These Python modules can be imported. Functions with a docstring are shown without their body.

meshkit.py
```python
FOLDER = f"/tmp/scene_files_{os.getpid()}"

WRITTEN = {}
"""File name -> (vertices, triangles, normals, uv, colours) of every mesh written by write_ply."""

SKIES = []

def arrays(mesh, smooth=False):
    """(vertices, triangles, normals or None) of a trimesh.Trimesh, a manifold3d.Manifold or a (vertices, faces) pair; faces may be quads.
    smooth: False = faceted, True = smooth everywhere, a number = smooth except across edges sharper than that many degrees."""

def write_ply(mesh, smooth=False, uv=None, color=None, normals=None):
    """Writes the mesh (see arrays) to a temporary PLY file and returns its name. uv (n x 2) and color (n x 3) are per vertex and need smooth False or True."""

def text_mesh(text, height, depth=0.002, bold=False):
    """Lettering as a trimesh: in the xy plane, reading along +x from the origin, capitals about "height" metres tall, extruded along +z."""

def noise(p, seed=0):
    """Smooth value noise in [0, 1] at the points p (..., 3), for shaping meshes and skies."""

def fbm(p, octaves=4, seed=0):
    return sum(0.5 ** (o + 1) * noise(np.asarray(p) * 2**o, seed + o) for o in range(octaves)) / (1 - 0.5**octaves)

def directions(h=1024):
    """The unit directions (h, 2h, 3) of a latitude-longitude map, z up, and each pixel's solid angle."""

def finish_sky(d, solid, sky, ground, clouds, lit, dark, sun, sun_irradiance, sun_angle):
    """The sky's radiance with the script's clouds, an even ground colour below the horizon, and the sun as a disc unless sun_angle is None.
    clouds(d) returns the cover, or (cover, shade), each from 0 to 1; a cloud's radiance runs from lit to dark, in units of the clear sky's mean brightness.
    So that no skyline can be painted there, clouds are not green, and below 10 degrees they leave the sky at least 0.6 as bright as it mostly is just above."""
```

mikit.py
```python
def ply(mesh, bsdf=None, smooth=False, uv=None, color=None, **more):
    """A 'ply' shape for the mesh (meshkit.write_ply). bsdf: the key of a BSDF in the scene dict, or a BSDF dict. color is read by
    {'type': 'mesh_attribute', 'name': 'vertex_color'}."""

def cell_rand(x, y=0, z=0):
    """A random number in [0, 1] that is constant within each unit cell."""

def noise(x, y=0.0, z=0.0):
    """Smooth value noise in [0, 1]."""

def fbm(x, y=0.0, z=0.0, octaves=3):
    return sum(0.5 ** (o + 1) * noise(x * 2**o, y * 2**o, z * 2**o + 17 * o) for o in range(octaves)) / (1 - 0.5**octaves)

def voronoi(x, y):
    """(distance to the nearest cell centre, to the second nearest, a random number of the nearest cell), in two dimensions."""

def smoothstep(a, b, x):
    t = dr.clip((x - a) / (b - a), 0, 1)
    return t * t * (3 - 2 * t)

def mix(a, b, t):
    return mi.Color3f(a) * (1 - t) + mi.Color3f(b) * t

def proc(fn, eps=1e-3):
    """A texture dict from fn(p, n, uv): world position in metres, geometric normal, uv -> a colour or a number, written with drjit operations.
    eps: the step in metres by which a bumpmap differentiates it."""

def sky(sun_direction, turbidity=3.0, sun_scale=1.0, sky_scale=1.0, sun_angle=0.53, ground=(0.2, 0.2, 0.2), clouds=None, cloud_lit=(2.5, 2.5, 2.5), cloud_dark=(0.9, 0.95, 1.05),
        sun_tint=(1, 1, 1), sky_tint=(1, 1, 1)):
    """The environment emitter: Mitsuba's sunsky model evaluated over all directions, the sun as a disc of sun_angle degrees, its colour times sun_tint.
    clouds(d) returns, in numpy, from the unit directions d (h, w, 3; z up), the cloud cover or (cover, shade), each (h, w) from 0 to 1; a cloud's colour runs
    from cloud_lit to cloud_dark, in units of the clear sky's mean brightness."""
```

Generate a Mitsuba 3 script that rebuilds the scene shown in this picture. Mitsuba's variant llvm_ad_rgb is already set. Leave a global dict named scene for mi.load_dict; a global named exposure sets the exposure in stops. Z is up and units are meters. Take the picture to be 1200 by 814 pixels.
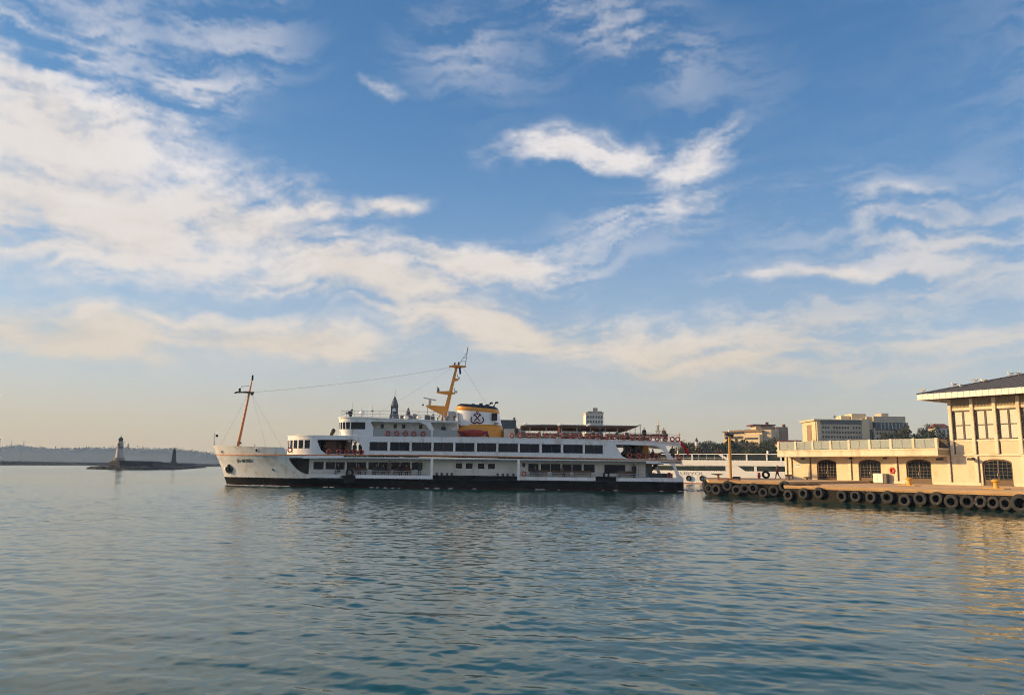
import math, random
import numpy as np, trimesh, mitsuba as mi, drjit as dr
import shapely.geometry as sg
from shapely import affinity
import manifold3d as m3
import mikit, meshkit
from mikit import ply, proc, noise, fbm, smoothstep, mix, cell_rand

T = mi.ScalarTransform4f
scene, labels = {}, {}

# ------------------------------------------------------------------ camera, sky, exposure
EYE = 2.5
PITCH, ROLL = math.radians(8.858), math.radians(0.659)
fwd = np.array([0, math.cos(PITCH), math.sin(PITCH)])
upv = np.array([-math.sin(ROLL), -math.sin(PITCH) * math.cos(ROLL), math.cos(PITCH) * math.cos(ROLL)])
scene['camera'] = {'type': 'perspective', 'fov': 2 * math.degrees(math.atan(600 / 906)), 'fov_axis': 'x', 'near_clip': 0.3, 'far_clip': 20000.0,
                   'to_world': T().look_at(origin=[0, 0, EYE], target=(np.array([0, 0, EYE]) + fwd * 10).tolist(), up=upv.tolist()),
                   'medium': {'type': 'ref', 'id': 'air'}}
exposure = 2.0
SUN = (-1.0, 0.05, 0.30)


def _sm(a, b, x):
    t = np.clip((x - a) / (b - a), 0, 1)
    return t * t * (3 - 2 * t)


def clouds(d):
    """Cloud cover and shade per direction: banks of ragged cloud, streaky cirrus, thick milky haze low down."""
    az = np.degrees(np.arctan2(d[..., 0], d[..., 1]))
    el = np.degrees(np.arcsin(np.clip(d[..., 2], -1, 1)))
    o = 0 * az
    # ragged edges: the banks are warped by turbulence that gets finer and flatter towards the horizon
    fl = 1.0 + 9.0 / (np.maximum(el, 0) + 7.0)
    def rough(p, oc, s, gain=.62):
        t = sum(gain ** k * meshkit.noise(p * 2 ** k, s + k) for k in range(oc))
        return t / sum(gain ** k for k in range(oc))
    N = lambda fx, fy, oc, s, sk=0.0: meshkit.fbm(np.stack([az * fx + el * sk + 2.2 * s, el * fy * fl - az * sk * .4, o + s], -1), oc, s)
    NR = lambda fx, fy, oc, s, sk=0.0: rough(np.stack([az * fx + el * sk + 2.2 * s, el * fy * fl - az * sk * .4, o + s], -1), oc, s)
    wx, wy = N(.13, .17, 6, 5) - .5, N(.13, .17, 6, 8) - .5
    A, E = az + 9 * wx, el + 4.6 * wy / np.sqrt(fl)
    m = o.copy()
    for a, e, sa, se, tilt, s in BANKS:
        t = math.radians(tilt)
        x, y = (A - a) * math.cos(t) + (E - e) * math.sin(t), -(A - a) * math.sin(t) + (E - e) * math.cos(t)
        m = np.maximum(m, s * np.exp(-np.abs(x / sa) ** 2.2 - np.abs(y / se) ** 2.2))
    # beyond the frame the same kind of cloud goes on
    far = _sm(.44, .60, N(.028, .06, 4, 13)) * _sm(40, 52, np.abs(az)) * _sm(70, 45, el) * .95
    m = np.maximum(m, far)
    puff = NR(.40, .55, 6, 41, .05)
    wisp = rough(np.stack([A * .16 + E * .10, E * .95 * fl - A * .10, o + 3], -1), 6, 31, .66)
    n = .40 * puff + .60 * wisp
    cover = _sm(.12, 1.02, m + (n - .5) * (.4 + 2.0 * np.clip(m * 1.5, 0, 1) * np.clip(2.1 - 1.5 * m, .4, 1)))
    veil = o.copy()
    for a, e, sa, se, tilt, s in VEILS:
        t = math.radians(tilt)
        x, y = (A - a) * math.cos(t) + (E - e) * math.sin(t), -(A - a) * math.sin(t) + (E - e) * math.cos(t)
        veil = np.maximum(veil, s * np.exp(-np.abs(x / sa) ** 2 - np.abs(y / se) ** 2))
    veil = veil * _sm(.36, .66, .8 * wisp + .2 * puff)
    hz = .97 * np.exp(-(np.maximum(el - .5, 0) / 10.5) ** 1.6)
    side = .5 - .5 * np.cos(np.radians(az + 87))
    hz = hz * (1.0 - .30 * side)
    cover = 1 - (1 - .92 * cover) * (1 - .8 * veil) * (1 - hz)
    big = N(.09, .14, 4, 61)
    shade = .0 + .25 * _sm(.62, .34, puff * .25 + wisp * .35 + big * .4) + .15 * _sm(.36, .70, big) * _sm(.6, 1.0, m)
    low = np.exp(-(np.maximum(el, 0) / 9.5) ** 1.4)
    shade = shade * (1 - low) + low * .97
    return np.clip(cover, 0, 1), np.clip(shade, 0, 1)


BANKS = [(-33, 20.5, 11, 4.2, -12, 1.05), (-29, 16.5, 12, 4.4, -8, 1.1), (-20.5, 17.6, 9, 3.0, -12, 1.0), (-11, 13.4, 10, 2.6, -8, 1.1), (-3, 15.0, 8.5, 2.0, -3, 1.05), (-27.5, 8.4, 11, 2.0, 3, 1.0),
         (-17, 9.0, 9, 1.7, -6, .95), (0, 10.0, 11, 2.3, -8, 1.0), (11, 8.4, 9, 2.1, -6, .85), (5.6, 22.7, 6.4, 1.4, 2, .74), (13.3, 22.2, 4.2, 2.2, 20, .76), (12.0, 19.0, 5.4, 1.9, 14, .54),
         (-9.3, 18.6, 3.2, 1.2, 8, .66), (-9.6, 26.1, 3.2, .6, -8, .50), (-24, 24.4, 4.2, 1.3, 5, .6), (27, 17.9, 5.0, .8, 4, .48), (21.5, 13.3, 8.5, .5, 1, .55)]
VEILS = [(29.6, 14.5, 10, 3.6, -8, .9), (27, 9.0, 20, 3.0, 0, .9), (-33, 26, 9, 5, 0, .65), (-23, 28, 5, 4, 60, .6), (10, 30, 8, 3, -20, .65), (-3, 29, 3, 5, 70, .5),
         (8, 16.5, 7, 2.6, 20, .6), (58, 22, 20, 10, 0, .6), (-60, 38, 25, 9, 0, .5), (0, 58, 70, 12, 0, .35), (180, 25, 70, 12, 0, .5)]
scene['sky'] = mikit.sky(SUN, turbidity=3, sun_scale=1.15, sky_scale=1.0, clouds=clouds, cloud_lit=(3.2, 3.05, 3.02), cloud_dark=(2.2, 1.74, 1.10), sun_tint=(1.0, .89, .72), sky_tint=(.65, 1.06, 1.46), ground=(.05, .09, .1))

# ------------------------------------------------------------------ materials


def P_(color, rough=.5, spec=.5, **k):
    b = {'type': 'principled', 'base_color': color if isinstance(color, dict) else {'type': 'rgb', 'value': list(color)}, 'roughness': rough, 'specular': spec, **k}
    return {'type': 'twosided', 'b': b}


def mat(key, color, rough=.5, spec=.5, **k):
    scene['m_' + key] = P_(color, rough, spec, **k)


def stained(base, dirt, size=.35, streak=True, amount=.5):
    base, dirt = mi.Color3f(base), mi.Color3f(dirt)

    def fn(p, n, uv):
        a = fbm(p.x / size + p.y * .7, p.y / size, p.z * (.25 if streak else 1.0) / size, 4)
        b = fbm(p.x * .35, p.y * .35, p.z * .35, 2)
        return mix(base, dirt, smoothstep(.50, .85, .75 * a + .3 * b) * amount)
    return proc(fn)


mat('white', stained((.73, .74, .77), (.42, .32, .24), .45, True, .75), .38)
mat('white_clean', (.80, .80, .79), .4)
mat('inner_white', stained((.66, .66, .63), (.42, .39, .35), .5, True, .5), .5)
mat('black', (.012, .014, .016), .35)
mat('boot', stained((.006, .008, .009), (.02, .015, .012), .8, True, .6), .5, .12)
mat('boot_red', (.035, .008, .008), .5, .1)
mat('orange_line', (.55, .20, .07), .45)
mat('amber', stained((.70, .30, .035), (.42, .17, .03), .6, True, .4), .4)
mat('lifeboat', (.30, .035, .02), .45)
mat('deck', stained((.17, .14, .11), (.10, .09, .08), .5, False, .5), .7)
mat('dark', (.025, .03, .033), .6)
mat('grey', (.33, .34, .35), .5)
mat('grey_dark', (.10, .11, .12), .55)
mat('steel', (.42, .43, .44), .4)
mat('red', (.48, .045, .03), .45)
mat('maroon', (.09, .012, .045), .5)
mat('rope', (.10, .09, .08), .8)
mat('wood', (.13, .065, .035), .6)
mat('skin', (.45, .28, .20), .6)
for i, c in enumerate([(.03, .03, .035), (.05, .055, .08), (.10, .03, .03), (.12, .10, .08), (.04, .06, .05)]):
    mat(f'cloth{i}', c, .85, .2)
mat('hair', (.02, .015, .012), .7)
scene['m_glass_dark'] = {'type': 'roughplastic', 'diffuse_reflectance': {'type': 'rgb', 'value': [.007, .014, .028]}, 'alpha': .02, 'int_ior': 1.3}
scene['m_pane'] = {'type': 'roughplastic', 'diffuse_reflectance': {'type': 'rgb', 'value': [.30, .36, .44]}, 'alpha': .015, 'int_ior': 1.9}  # pale blue diffuse stands in for reflected sky
scene['m_blind'] = {'type': 'roughplastic', 'diffuse_reflectance': {'type': 'rgb', 'value': [.70, .68, .60]}, 'alpha': .02, 'int_ior': 1.5}
mat('cream', stained((.70, .61, .46), (.42, .34, .24), .6, True, .85), .65, .3)
mat('cream_pale', stained((.73, .66, .52), (.46, .38, .28), .6, True, .75), .6, .3)
mat('panel', (.64, .55, .40), .6, .3)
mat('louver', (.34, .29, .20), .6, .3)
mat('brown', (.10, .055, .03), .5)
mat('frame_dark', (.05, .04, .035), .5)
mat('fascia', (.80, .79, .74), .5)
mat('slate', stained((.10, .105, .115), (.06, .065, .07), .5, False, .6), .8, .2)
mat('frosted', (.27, .33, .34), .25, .6)
mat('yellow', (.62, .34, .05), .5)
mat('post', (.46, .25, .06), .6)
mat('rust', (.20, .09, .045), .8)
mat('blue_sign', (.05, .16, .42), .4)


def conc(p, n, uv):
    a = fbm(p.x * 1.2, p.y * 1.2, p.z * 1.2, 4)
    b = fbm(p.x * .22, p.y * .22, 3.0, 3)
    return mix((.50, .33, .17), (.30, .21, .13), smoothstep(.3, .8, .5 * a + .5 * b))


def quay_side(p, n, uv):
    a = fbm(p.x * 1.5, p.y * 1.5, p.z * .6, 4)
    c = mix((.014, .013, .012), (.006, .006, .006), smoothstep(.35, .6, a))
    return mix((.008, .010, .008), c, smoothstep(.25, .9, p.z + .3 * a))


scene['m_paving'] = P_(proc(conc), .8, .3)
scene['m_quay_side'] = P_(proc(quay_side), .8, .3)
mat('rubber', stained((.034, .036, .040), (.010, .010, .011), .25, False, .9), .75, .3)
mat('rubber_black', (.018, .018, .018), .8, .2)
mat('rock', stained((.07, .065, .06), (.03, .03, .028), 1.5, False, .9), .9, .2)
mat('stone', stained((.22, .20, .17), (.13, .12, .10), 2.0, True, .7), .85, .2)
mat('boat_glass', stained((.030, .042, .042), (.10, .11, .10), 1.2, False, .8), .12, .6)
mat('lighthouse_shaded', stained((.36, .34, .35), (.36, .34, .34), .8, True, .6), .6)  # the white tower's shade is put into this grey base colour
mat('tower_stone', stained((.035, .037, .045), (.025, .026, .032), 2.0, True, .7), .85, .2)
mat('lead', (.03, .034, .042), .6)
mat('facade_cream', (.66, .56, .38), .8, .2)
mat('facade_grey', stained((.52, .45, .34), (.38, .33, .26), 4.0, True, .6), .8, .2)
mat('facade_white', (.62, .61, .57), .8, .2)
mat('facade_brown', (.30, .22, .15), .8, .2)
mat('facade_blue', (.03, .06, .085), .35, .5)
mat('roof_red', (.15, .055, .04), .8, .2)
mat('window_far', (.03, .035, .045), .25, .5)
for i, c in enumerate([(.035, .055, .028), (.055, .065, .03), (.12, .085, .05), (.10, .10, .06)]):
    scene[f'm_leaf{i}'] = {'type': 'twosided', 'b': {'type': 'diffuse', 'reflectance': {'type': 'rgb', 'value': list(c)}}}
mat('bark', (.08, .06, .045), .9, .2)
scene['m_hill'] = {'type': 'twosided', 'b': {'type': 'diffuse', 'reflectance': proc(lambda p, n, uv: mix((.05, .06, .035), (.12, .095, .06), smoothstep(.4, .65, fbm(p.x * .03, p.y * .03, p.z * .1, 4))))}}
scene['m_far'] = {'type': 'twosided', 'b': {'type': 'diffuse', 'reflectance': {'type': 'rgb', 'value': [.05, .055, .045]}}}
mat('gull', (.75, .75, .73), .7, .2)
mat('gull_wing', (.40, .41, .42), .7, .2)
mat('sign_white', (.80, .80, .78), .5)
mat('green', (.03, .22, .12), .5)
mat('lettering', (.30, .30, .34), .5)
mat('lettering_dark', (.03, .03, .04), .5)
mat('flag_red', (.45, .02, .02), .8, .2)
mat('flag_blue', (.04, .05, .20), .8, .2)
mat('cream_pipe', (.70, .58, .36), .5)

# ------------------------------------------------------------------ mesh helpers


def cat(*ms):
    out = []
    for m in ms:
        out += list(m) if isinstance(m, (list, tuple)) else [m]
    return trimesh.util.concatenate(out)


def box(x0, x1, y0, y1, z0, z1):
    m = trimesh.creation.box([abs(x1 - x0), abs(y1 - y0), abs(z1 - z0)])
    m.apply_translation([(x0 + x1) / 2, (y0 + y1) / 2, (z0 + z1) / 2])
    return m


def rbox(x0, x1, y0, y1, z0, z1, r=.03):
    """A box with bevelled edges."""
    pts = []
    for x, sx in ((x0, 1), (x1, -1)):
        for y, sy in ((y0, 1), (y1, -1)):
            for z, sz in ((z0, 1), (z1, -1)):
                pts += [(x + sx * r, y + sy * r, z), (x + sx * r, y, z + sz * r), (x, y + sy * r, z + sz * r)]
    return trimesh.convex.convex_hull(np.array(pts))


def shp(poly):
    return poly if hasattr(poly, 'geom_type') else sg.Polygon(poly)


def polys(p):
    return [g for g in getattr(p, 'geoms', [p]) if g.geom_type == 'Polygon' and g.area > 1e-6]


def prism(poly, y0, y1):
    """A polygon in (x, z), extruded from y0 to y1."""
    out = []
    for g in polys(shp(poly)):
        m = trimesh.creation.extrude_polygon(g, y1 - y0, engine='earcut')
        v = m.vertices
        out.append(trimesh.Trimesh(np.stack([v[:, 0], y0 + v[:, 2], v[:, 1]], 1), m.faces[:, ::-1], process=False))
    return cat(out)


def slab(poly, z0, z1):
    """A polygon in (x, y), extruded from z0 to z1."""
    out = []
    for g in polys(shp(poly)):
        m = trimesh.creation.extrude_polygon(g, z1 - z0, engine='earcut')
        m.apply_translation([0, 0, z0])
        out.append(m)
    return cat(out)


def bent(poly, thick, fn, step=.5, zstep=.4):
    """A sheet cut from poly in (u, z), thick deep, carried over by fn(u, h, z) -> (x, y)."""
    out = []
    for g in polys(shp(poly)):
        u0, u1 = g.bounds[0], g.bounds[2]
        k = max(1, int((u1 - u0) / step))
        for i in range(k):
            col = g.intersection(sg.box(u0 + (u1 - u0) * i / k, -50, u0 + (u1 - u0) * (i + 1) / k, 50))
            if col.is_empty:
                continue
            w0, w1 = col.bounds[1], col.bounds[3]
            kz = max(1, math.ceil((w1 - w0) / zstep - 1e-6))
            for q in [q for j in range(kz) for q in polys(col.intersection(sg.box(-99, w0 + (w1 - w0) * j / kz, 99, w0 + (w1 - w0) * (j + 1) / kz)))]:
                m = trimesh.creation.extrude_polygon(q, thick, engine='earcut')
                v = m.vertices
                x, y = fn(v[:, 0], v[:, 2], v[:, 1])
                out.append(trimesh.Trimesh(np.stack([x, y, v[:, 1]], 1), m.faces[:, ::-1], process=False))
    return cat(out)


def tube(pts, r, sides=6):
    p = np.asarray(pts, float)
    t = np.gradient(p, axis=0)
    t /= np.linalg.norm(t, axis=1, keepdims=True) + 1e-12
    a = np.cross(t, np.where(np.abs(t[:, 2:]) < .9, [0, 0, 1.0], [1.0, 0, 0]))
    a /= np.linalg.norm(a, axis=1, keepdims=True) + 1e-12
    b, ang = np.cross(t, a), np.arange(sides) * 2 * np.pi / sides
    rr = np.broadcast_to(r, (len(p),))
    v = p[:, None] + rr[:, None, None] * (np.cos(ang)[None, :, None] * a[:, None] + np.sin(ang)[None, :, None] * b[:, None])
    i, j = np.meshgrid(np.arange(len(p) - 1), np.arange(sides), indexing='ij')
    q = np.stack([i * sides + j, i * sides + (j + 1) % sides, (i + 1) * sides + (j + 1) % sides, (i + 1) * sides + j], -1).reshape(-1, 4)
    n = len(p) * sides
    v = np.vstack([v.reshape(-1, 3), p[:1], p[-1:]])
    f = [q[:, [0, 1, 2]], q[:, [0, 2, 3]]]
    k = np.arange(sides)
    f.append(np.stack([np.full(sides, n), (k + 1) % sides, k], 1))
    f.append(np.stack([np.full(sides, n + 1), n - sides + k, n - sides + (k + 1) % sides], 1))
    return trimesh.Trimesh(v, np.vstack(f), process=False)


def lathe(profile, seg=24):
    """Profile of (radius, height), turned about z."""
    return trimesh.creation.revolve(np.array(profile, float), sections=seg)


def hull(balls):
    """Convex hull of balls (x, y, z, r)."""
    s = trimesh.creation.icosphere(1, 1.0).vertices
    return trimesh.convex.convex_hull(np.vstack([s * b[3] + np.array(b[:3]) for b in balls]))


def loft(rings, caps=True):
    """Closed rings of equal length, joined in order."""
    r = np.asarray(rings, float)
    n, k = r.shape[:2]
    i, j = np.meshgrid(np.arange(n - 1), np.arange(k), indexing='ij')
    q = np.stack([i * k + j, i * k + (j + 1) % k, (i + 1) * k + (j + 1) % k, (i + 1) * k + j], -1).reshape(-1, 4)
    v, f = r.reshape(-1, 3), np.vstack([q[:, [0, 1, 2]], q[:, [0, 2, 3]]])
    if caps:
        j = np.arange(k)
        v = np.vstack([v, r[0].mean(0), r[-1].mean(0)])
        f = np.vstack([f, np.stack([np.full(k, n * k), (j + 1) % k, j], 1), np.stack([np.full(k, n * k + 1), (n - 1) * k + j, (n - 1) * k + (j + 1) % k], 1)])
    m = trimesh.Trimesh(v, f, process=False)
    return m


def grid(X, Y, Z):
    n, k = X.shape
    i, j = np.meshgrid(np.arange(n - 1), np.arange(k - 1), indexing='ij')
    q = np.stack([i * k + j, i * k + j + 1, (i + 1) * k + j + 1, (i + 1) * k + j], -1).reshape(-1, 4)
    return trimesh.Trimesh(np.stack([X, Y, Z], -1).reshape(-1, 3), np.vstack([q[:, [0, 1, 2]], q[:, [0, 2, 3]]]), process=False)


# ------------------------------------------------------------------ scene helpers


def fresh(key):
    """key, or key with the next free three-digit number."""
    used = lambda k: k in scene or k in labels or any(x.startswith(k + '__') for x in scene)
    if not used(key):
        return key
    i = 1
    while used(f'{key}_{i:03d}'):
        i += 1
    return f'{key}_{i:03d}'


_count = {}


def free(key):
    """Like fresh, for keys that are only ever made here (fast)."""
    n = _count.get(key, 0)
    _count[key] = n + 1
    return key if n == 0 else f'{key}_{n:03d}'


def thing(name, label, cat_, group=None):
    k = free(name)
    labels[k] = {'label': label, 'category': cat_}
    if group:
        labels[k]['group'] = group
    return k


def part(parent, name, mesh, m, smooth=False, label=None, kind=None, tw=None, **k):
    key = free(parent + '__' + name)
    s = dict(mesh) if isinstance(mesh, dict) else ply(mesh, None, smooth, **k)
    s['bsdf'] = {'type': 'ref', 'id': 'm_' + m}
    if tw is not None:
        s['to_world'] = tw
    scene[key] = s
    if label or kind:
        labels[key] = {}
        if label:
            labels[key]['label'] = label
        if kind:
            labels[key]['kind'] = kind
    return key


def single(name, mesh, m, label, cat_, group=None, **k):
    """A thing that is one mesh."""
    key = thing(name, label, cat_, group)
    s = dict(mesh) if isinstance(mesh, dict) else ply(mesh, None, k.pop('smooth', False))
    s['bsdf'] = {'type': 'ref', 'id': 'm_' + m}
    if 'tw' in k:
        s['to_world'] = k['tw']
    scene[key] = s
    return key


def setting(name, mesh, m, label, kind='structure', smooth=False):
    scene[name] = ply(mesh, 'm_' + m, smooth)
    labels[name] = {'label': label, 'kind': kind}
    return name


ORD = 'first second third fourth fifth sixth seventh eighth ninth tenth eleventh twelfth thirteenth fourteenth fifteenth sixteenth seventeenth eighteenth nineteenth twentieth'.split()
ORD += ['twenty-' + o for o in ORD[:9]] + ['thirtieth'] + ['thirty-' + o for o in ORD[:9]]
rng = np.random.default_rng(7)
# ------------------------------------------------------------------ water, air, far land


def wave_field(x, y, spacing):
    g = np.random.default_rng(3)
    z = np.zeros_like(x)
    P = np.stack([x * .05, y * .05, 0 * x], -1)
    patch = (.25 + 1.5 * meshkit.fbm(P, 3, 4)).astype(np.float32)
    calm = (.6 + .8 * meshkit.noise(P * .35 + 4, 9)).astype(np.float32)
    dq = (x - 25.05) * -.833 + (y - 68.6) * -.553          # distance off the quay: its lee lies calmer
    lee = (1 - .55 * np.exp(-(np.maximum(dq, 0) / 22) ** 2)).astype(np.float32)
    patch, calm = patch * lee, calm * lee
    for i in range(110):
        lam = math.exp(g.uniform(math.log(.13), math.log(2.4)))
        th = math.radians(90 + g.normal(-8, 30 if lam < 1.2 else 24))
        kx, ky = 2 * math.pi / lam * math.cos(th), 2 * math.pi / lam * math.sin(th)
        slope = SLOPE / math.sqrt(55) * (1.25 if lam < .45 else 1.0 if lam < .9 else (.9 / lam) ** .7)
        a = slope * lam / (2 * math.pi)
        keep = np.clip((lam / spacing - 1.6) / 1.6, 0, 1)
        if keep.max() <= 0:
            continue
        s = np.sin(kx * x + ky * y + g.uniform(0, 6.283))
        z += (a * keep * (patch if lam < 1.3 else calm)) * (s + .45 * (s * s - .5))
    return z


SLOPE = .066


def water_mesh(r, cols=640, half=46):
    r = np.array(r, np.float32)
    th = np.radians(np.linspace(-half, half, cols)).astype(np.float32)
    R, A = np.meshgrid(r, th, indexing='ij')
    X, Y = R * np.sin(A), R * np.cos(A)
    sp = np.maximum(np.minimum(np.gradient(r)[:, None] * .9, 1.0), R * (th[1] - th[0]))
    m = grid(X, Y, wave_field(X, Y, sp))
    return m if m.face_normals[0, 2] > 0 else trimesh.Trimesh(m.vertices, m.faces[:, ::-1], process=False)


def radii(r0, r1, fn):
    r = [r0]
    while r[-1] < r1:
        r.append(min(r[-1] + fn(r[-1]), r1))
    return r


water = {'diffuse_reflectance': {'type': 'rgb', 'value': [.0006, .068, .060]}, 'int_ior': 1.333, 'type': 'roughplastic'}
scene['m_water'] = {**water, 'alpha': .012}
scene['m_water_open'] = {**water, 'alpha': .045}
setting('water', water_mesh(radii(3.5, 40, lambda q: .05 if q < 14 else .07)), 'water', 'blue-green harbour water with small wind ripples', smooth=True)
part('water', 'middle_water', water_mesh(radii(40, 201, lambda q: .14 if q < 120 else .25)), 'water')
part('water', 'open_water', water_mesh(radii(200, 3500, lambda q: .5 if q < 420 else .5 + (q - 420) * .05)), 'water_open')

scene['air'] = {'type': 'homogeneous', 'albedo': {'type': 'rgb', 'value': [.86, .93, 1.0]}, 'sigma_t': {'type': 'rgb', 'value': [.00010, .000135, .00019]}}
scene['m_nothing'] = {'type': 'null'}
scene['haze'] = {'type': 'cube', 'to_world': T().translate([0, 1700, 47]).scale([3900, 1950, 50]), 'bsdf': {'type': 'ref', 'id': 'm_nothing'}, 'interior': {'type': 'ref', 'id': 'air'}}
labels['haze'] = {'label': 'thin pale haze over the water', 'kind': 'stuff'}

# far wooded shore on the left
xs = np.linspace(-3600, -640, 420)
sky_x = [-3600, -2400, -1964, -1899, -1833, -1767, -1636, -1538, -1374, -1259, -1176, -1136, -1000, -850, -640]
sky_z = [52, 58, 52, 62, 57, 50, 54, 58, 53, 53, 43, 31, 22, 12, 3]
top = np.interp(xs, sky_x, sky_z) + 5 * (meshkit.fbm(np.stack([xs * .02, 0 * xs, 0 * xs], -1), 4, 2) - .5)
prof = np.array([0, .10, .35, .6, .8, .92, 1.0, .96, .8])
dep = np.array([2840, 2850, 2880, 2915, 2950, 2980, 3010, 3080, 3300.])
X, K = np.meshgrid(xs, np.arange(9), indexing='ij')
nz = meshkit.fbm(np.stack([X * .015, dep[K] * .015, 0 * X], -1), 4, 6) - .5
setting('far_shore_hills', grid(X[:, ::-1], dep[K][:, ::-1], (-1 + (top[:, None] + 1) * prof[K] * (1 + .25 * nz))[:, ::-1]), 'far', 'low blue-grey hills along the far shore', smooth=True)


def leaf_cloud(centers, radii, n, size, seed):
    """n small leaf-clump quads scattered through the shells of ellipsoids."""
    g = np.random.default_rng(seed)
    c, r = np.asarray(centers, float), np.asarray(radii, float)
    pick = g.integers(0, len(c), n)
    d = g.normal(size=(n, 3))
    d /= np.linalg.norm(d, axis=1, keepdims=True)
    p = c[pick] + d * r[pick] * (g.uniform(.35, 1.05, (n, 1)) ** .6)
    a = g.normal(size=(n, 3)) + d * .3
    a /= np.linalg.norm(a, axis=1, keepdims=True)
    b = np.cross(a, g.normal(size=(n, 3)))
    b /= np.linalg.norm(b, axis=1, keepdims=True)
    s = size * g.uniform(.6, 1.4, (n, 1))
    v = np.stack([p + s * a, p + s * b * .7, p - s * a, p - s * b * .7], 1).reshape(-1, 3)
    q = np.arange(4 * n).reshape(-1, 4)
    return trimesh.Trimesh(v, np.vstack([q[:, [0, 1, 2]], q[:, [0, 2, 3]]]), process=False)


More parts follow.
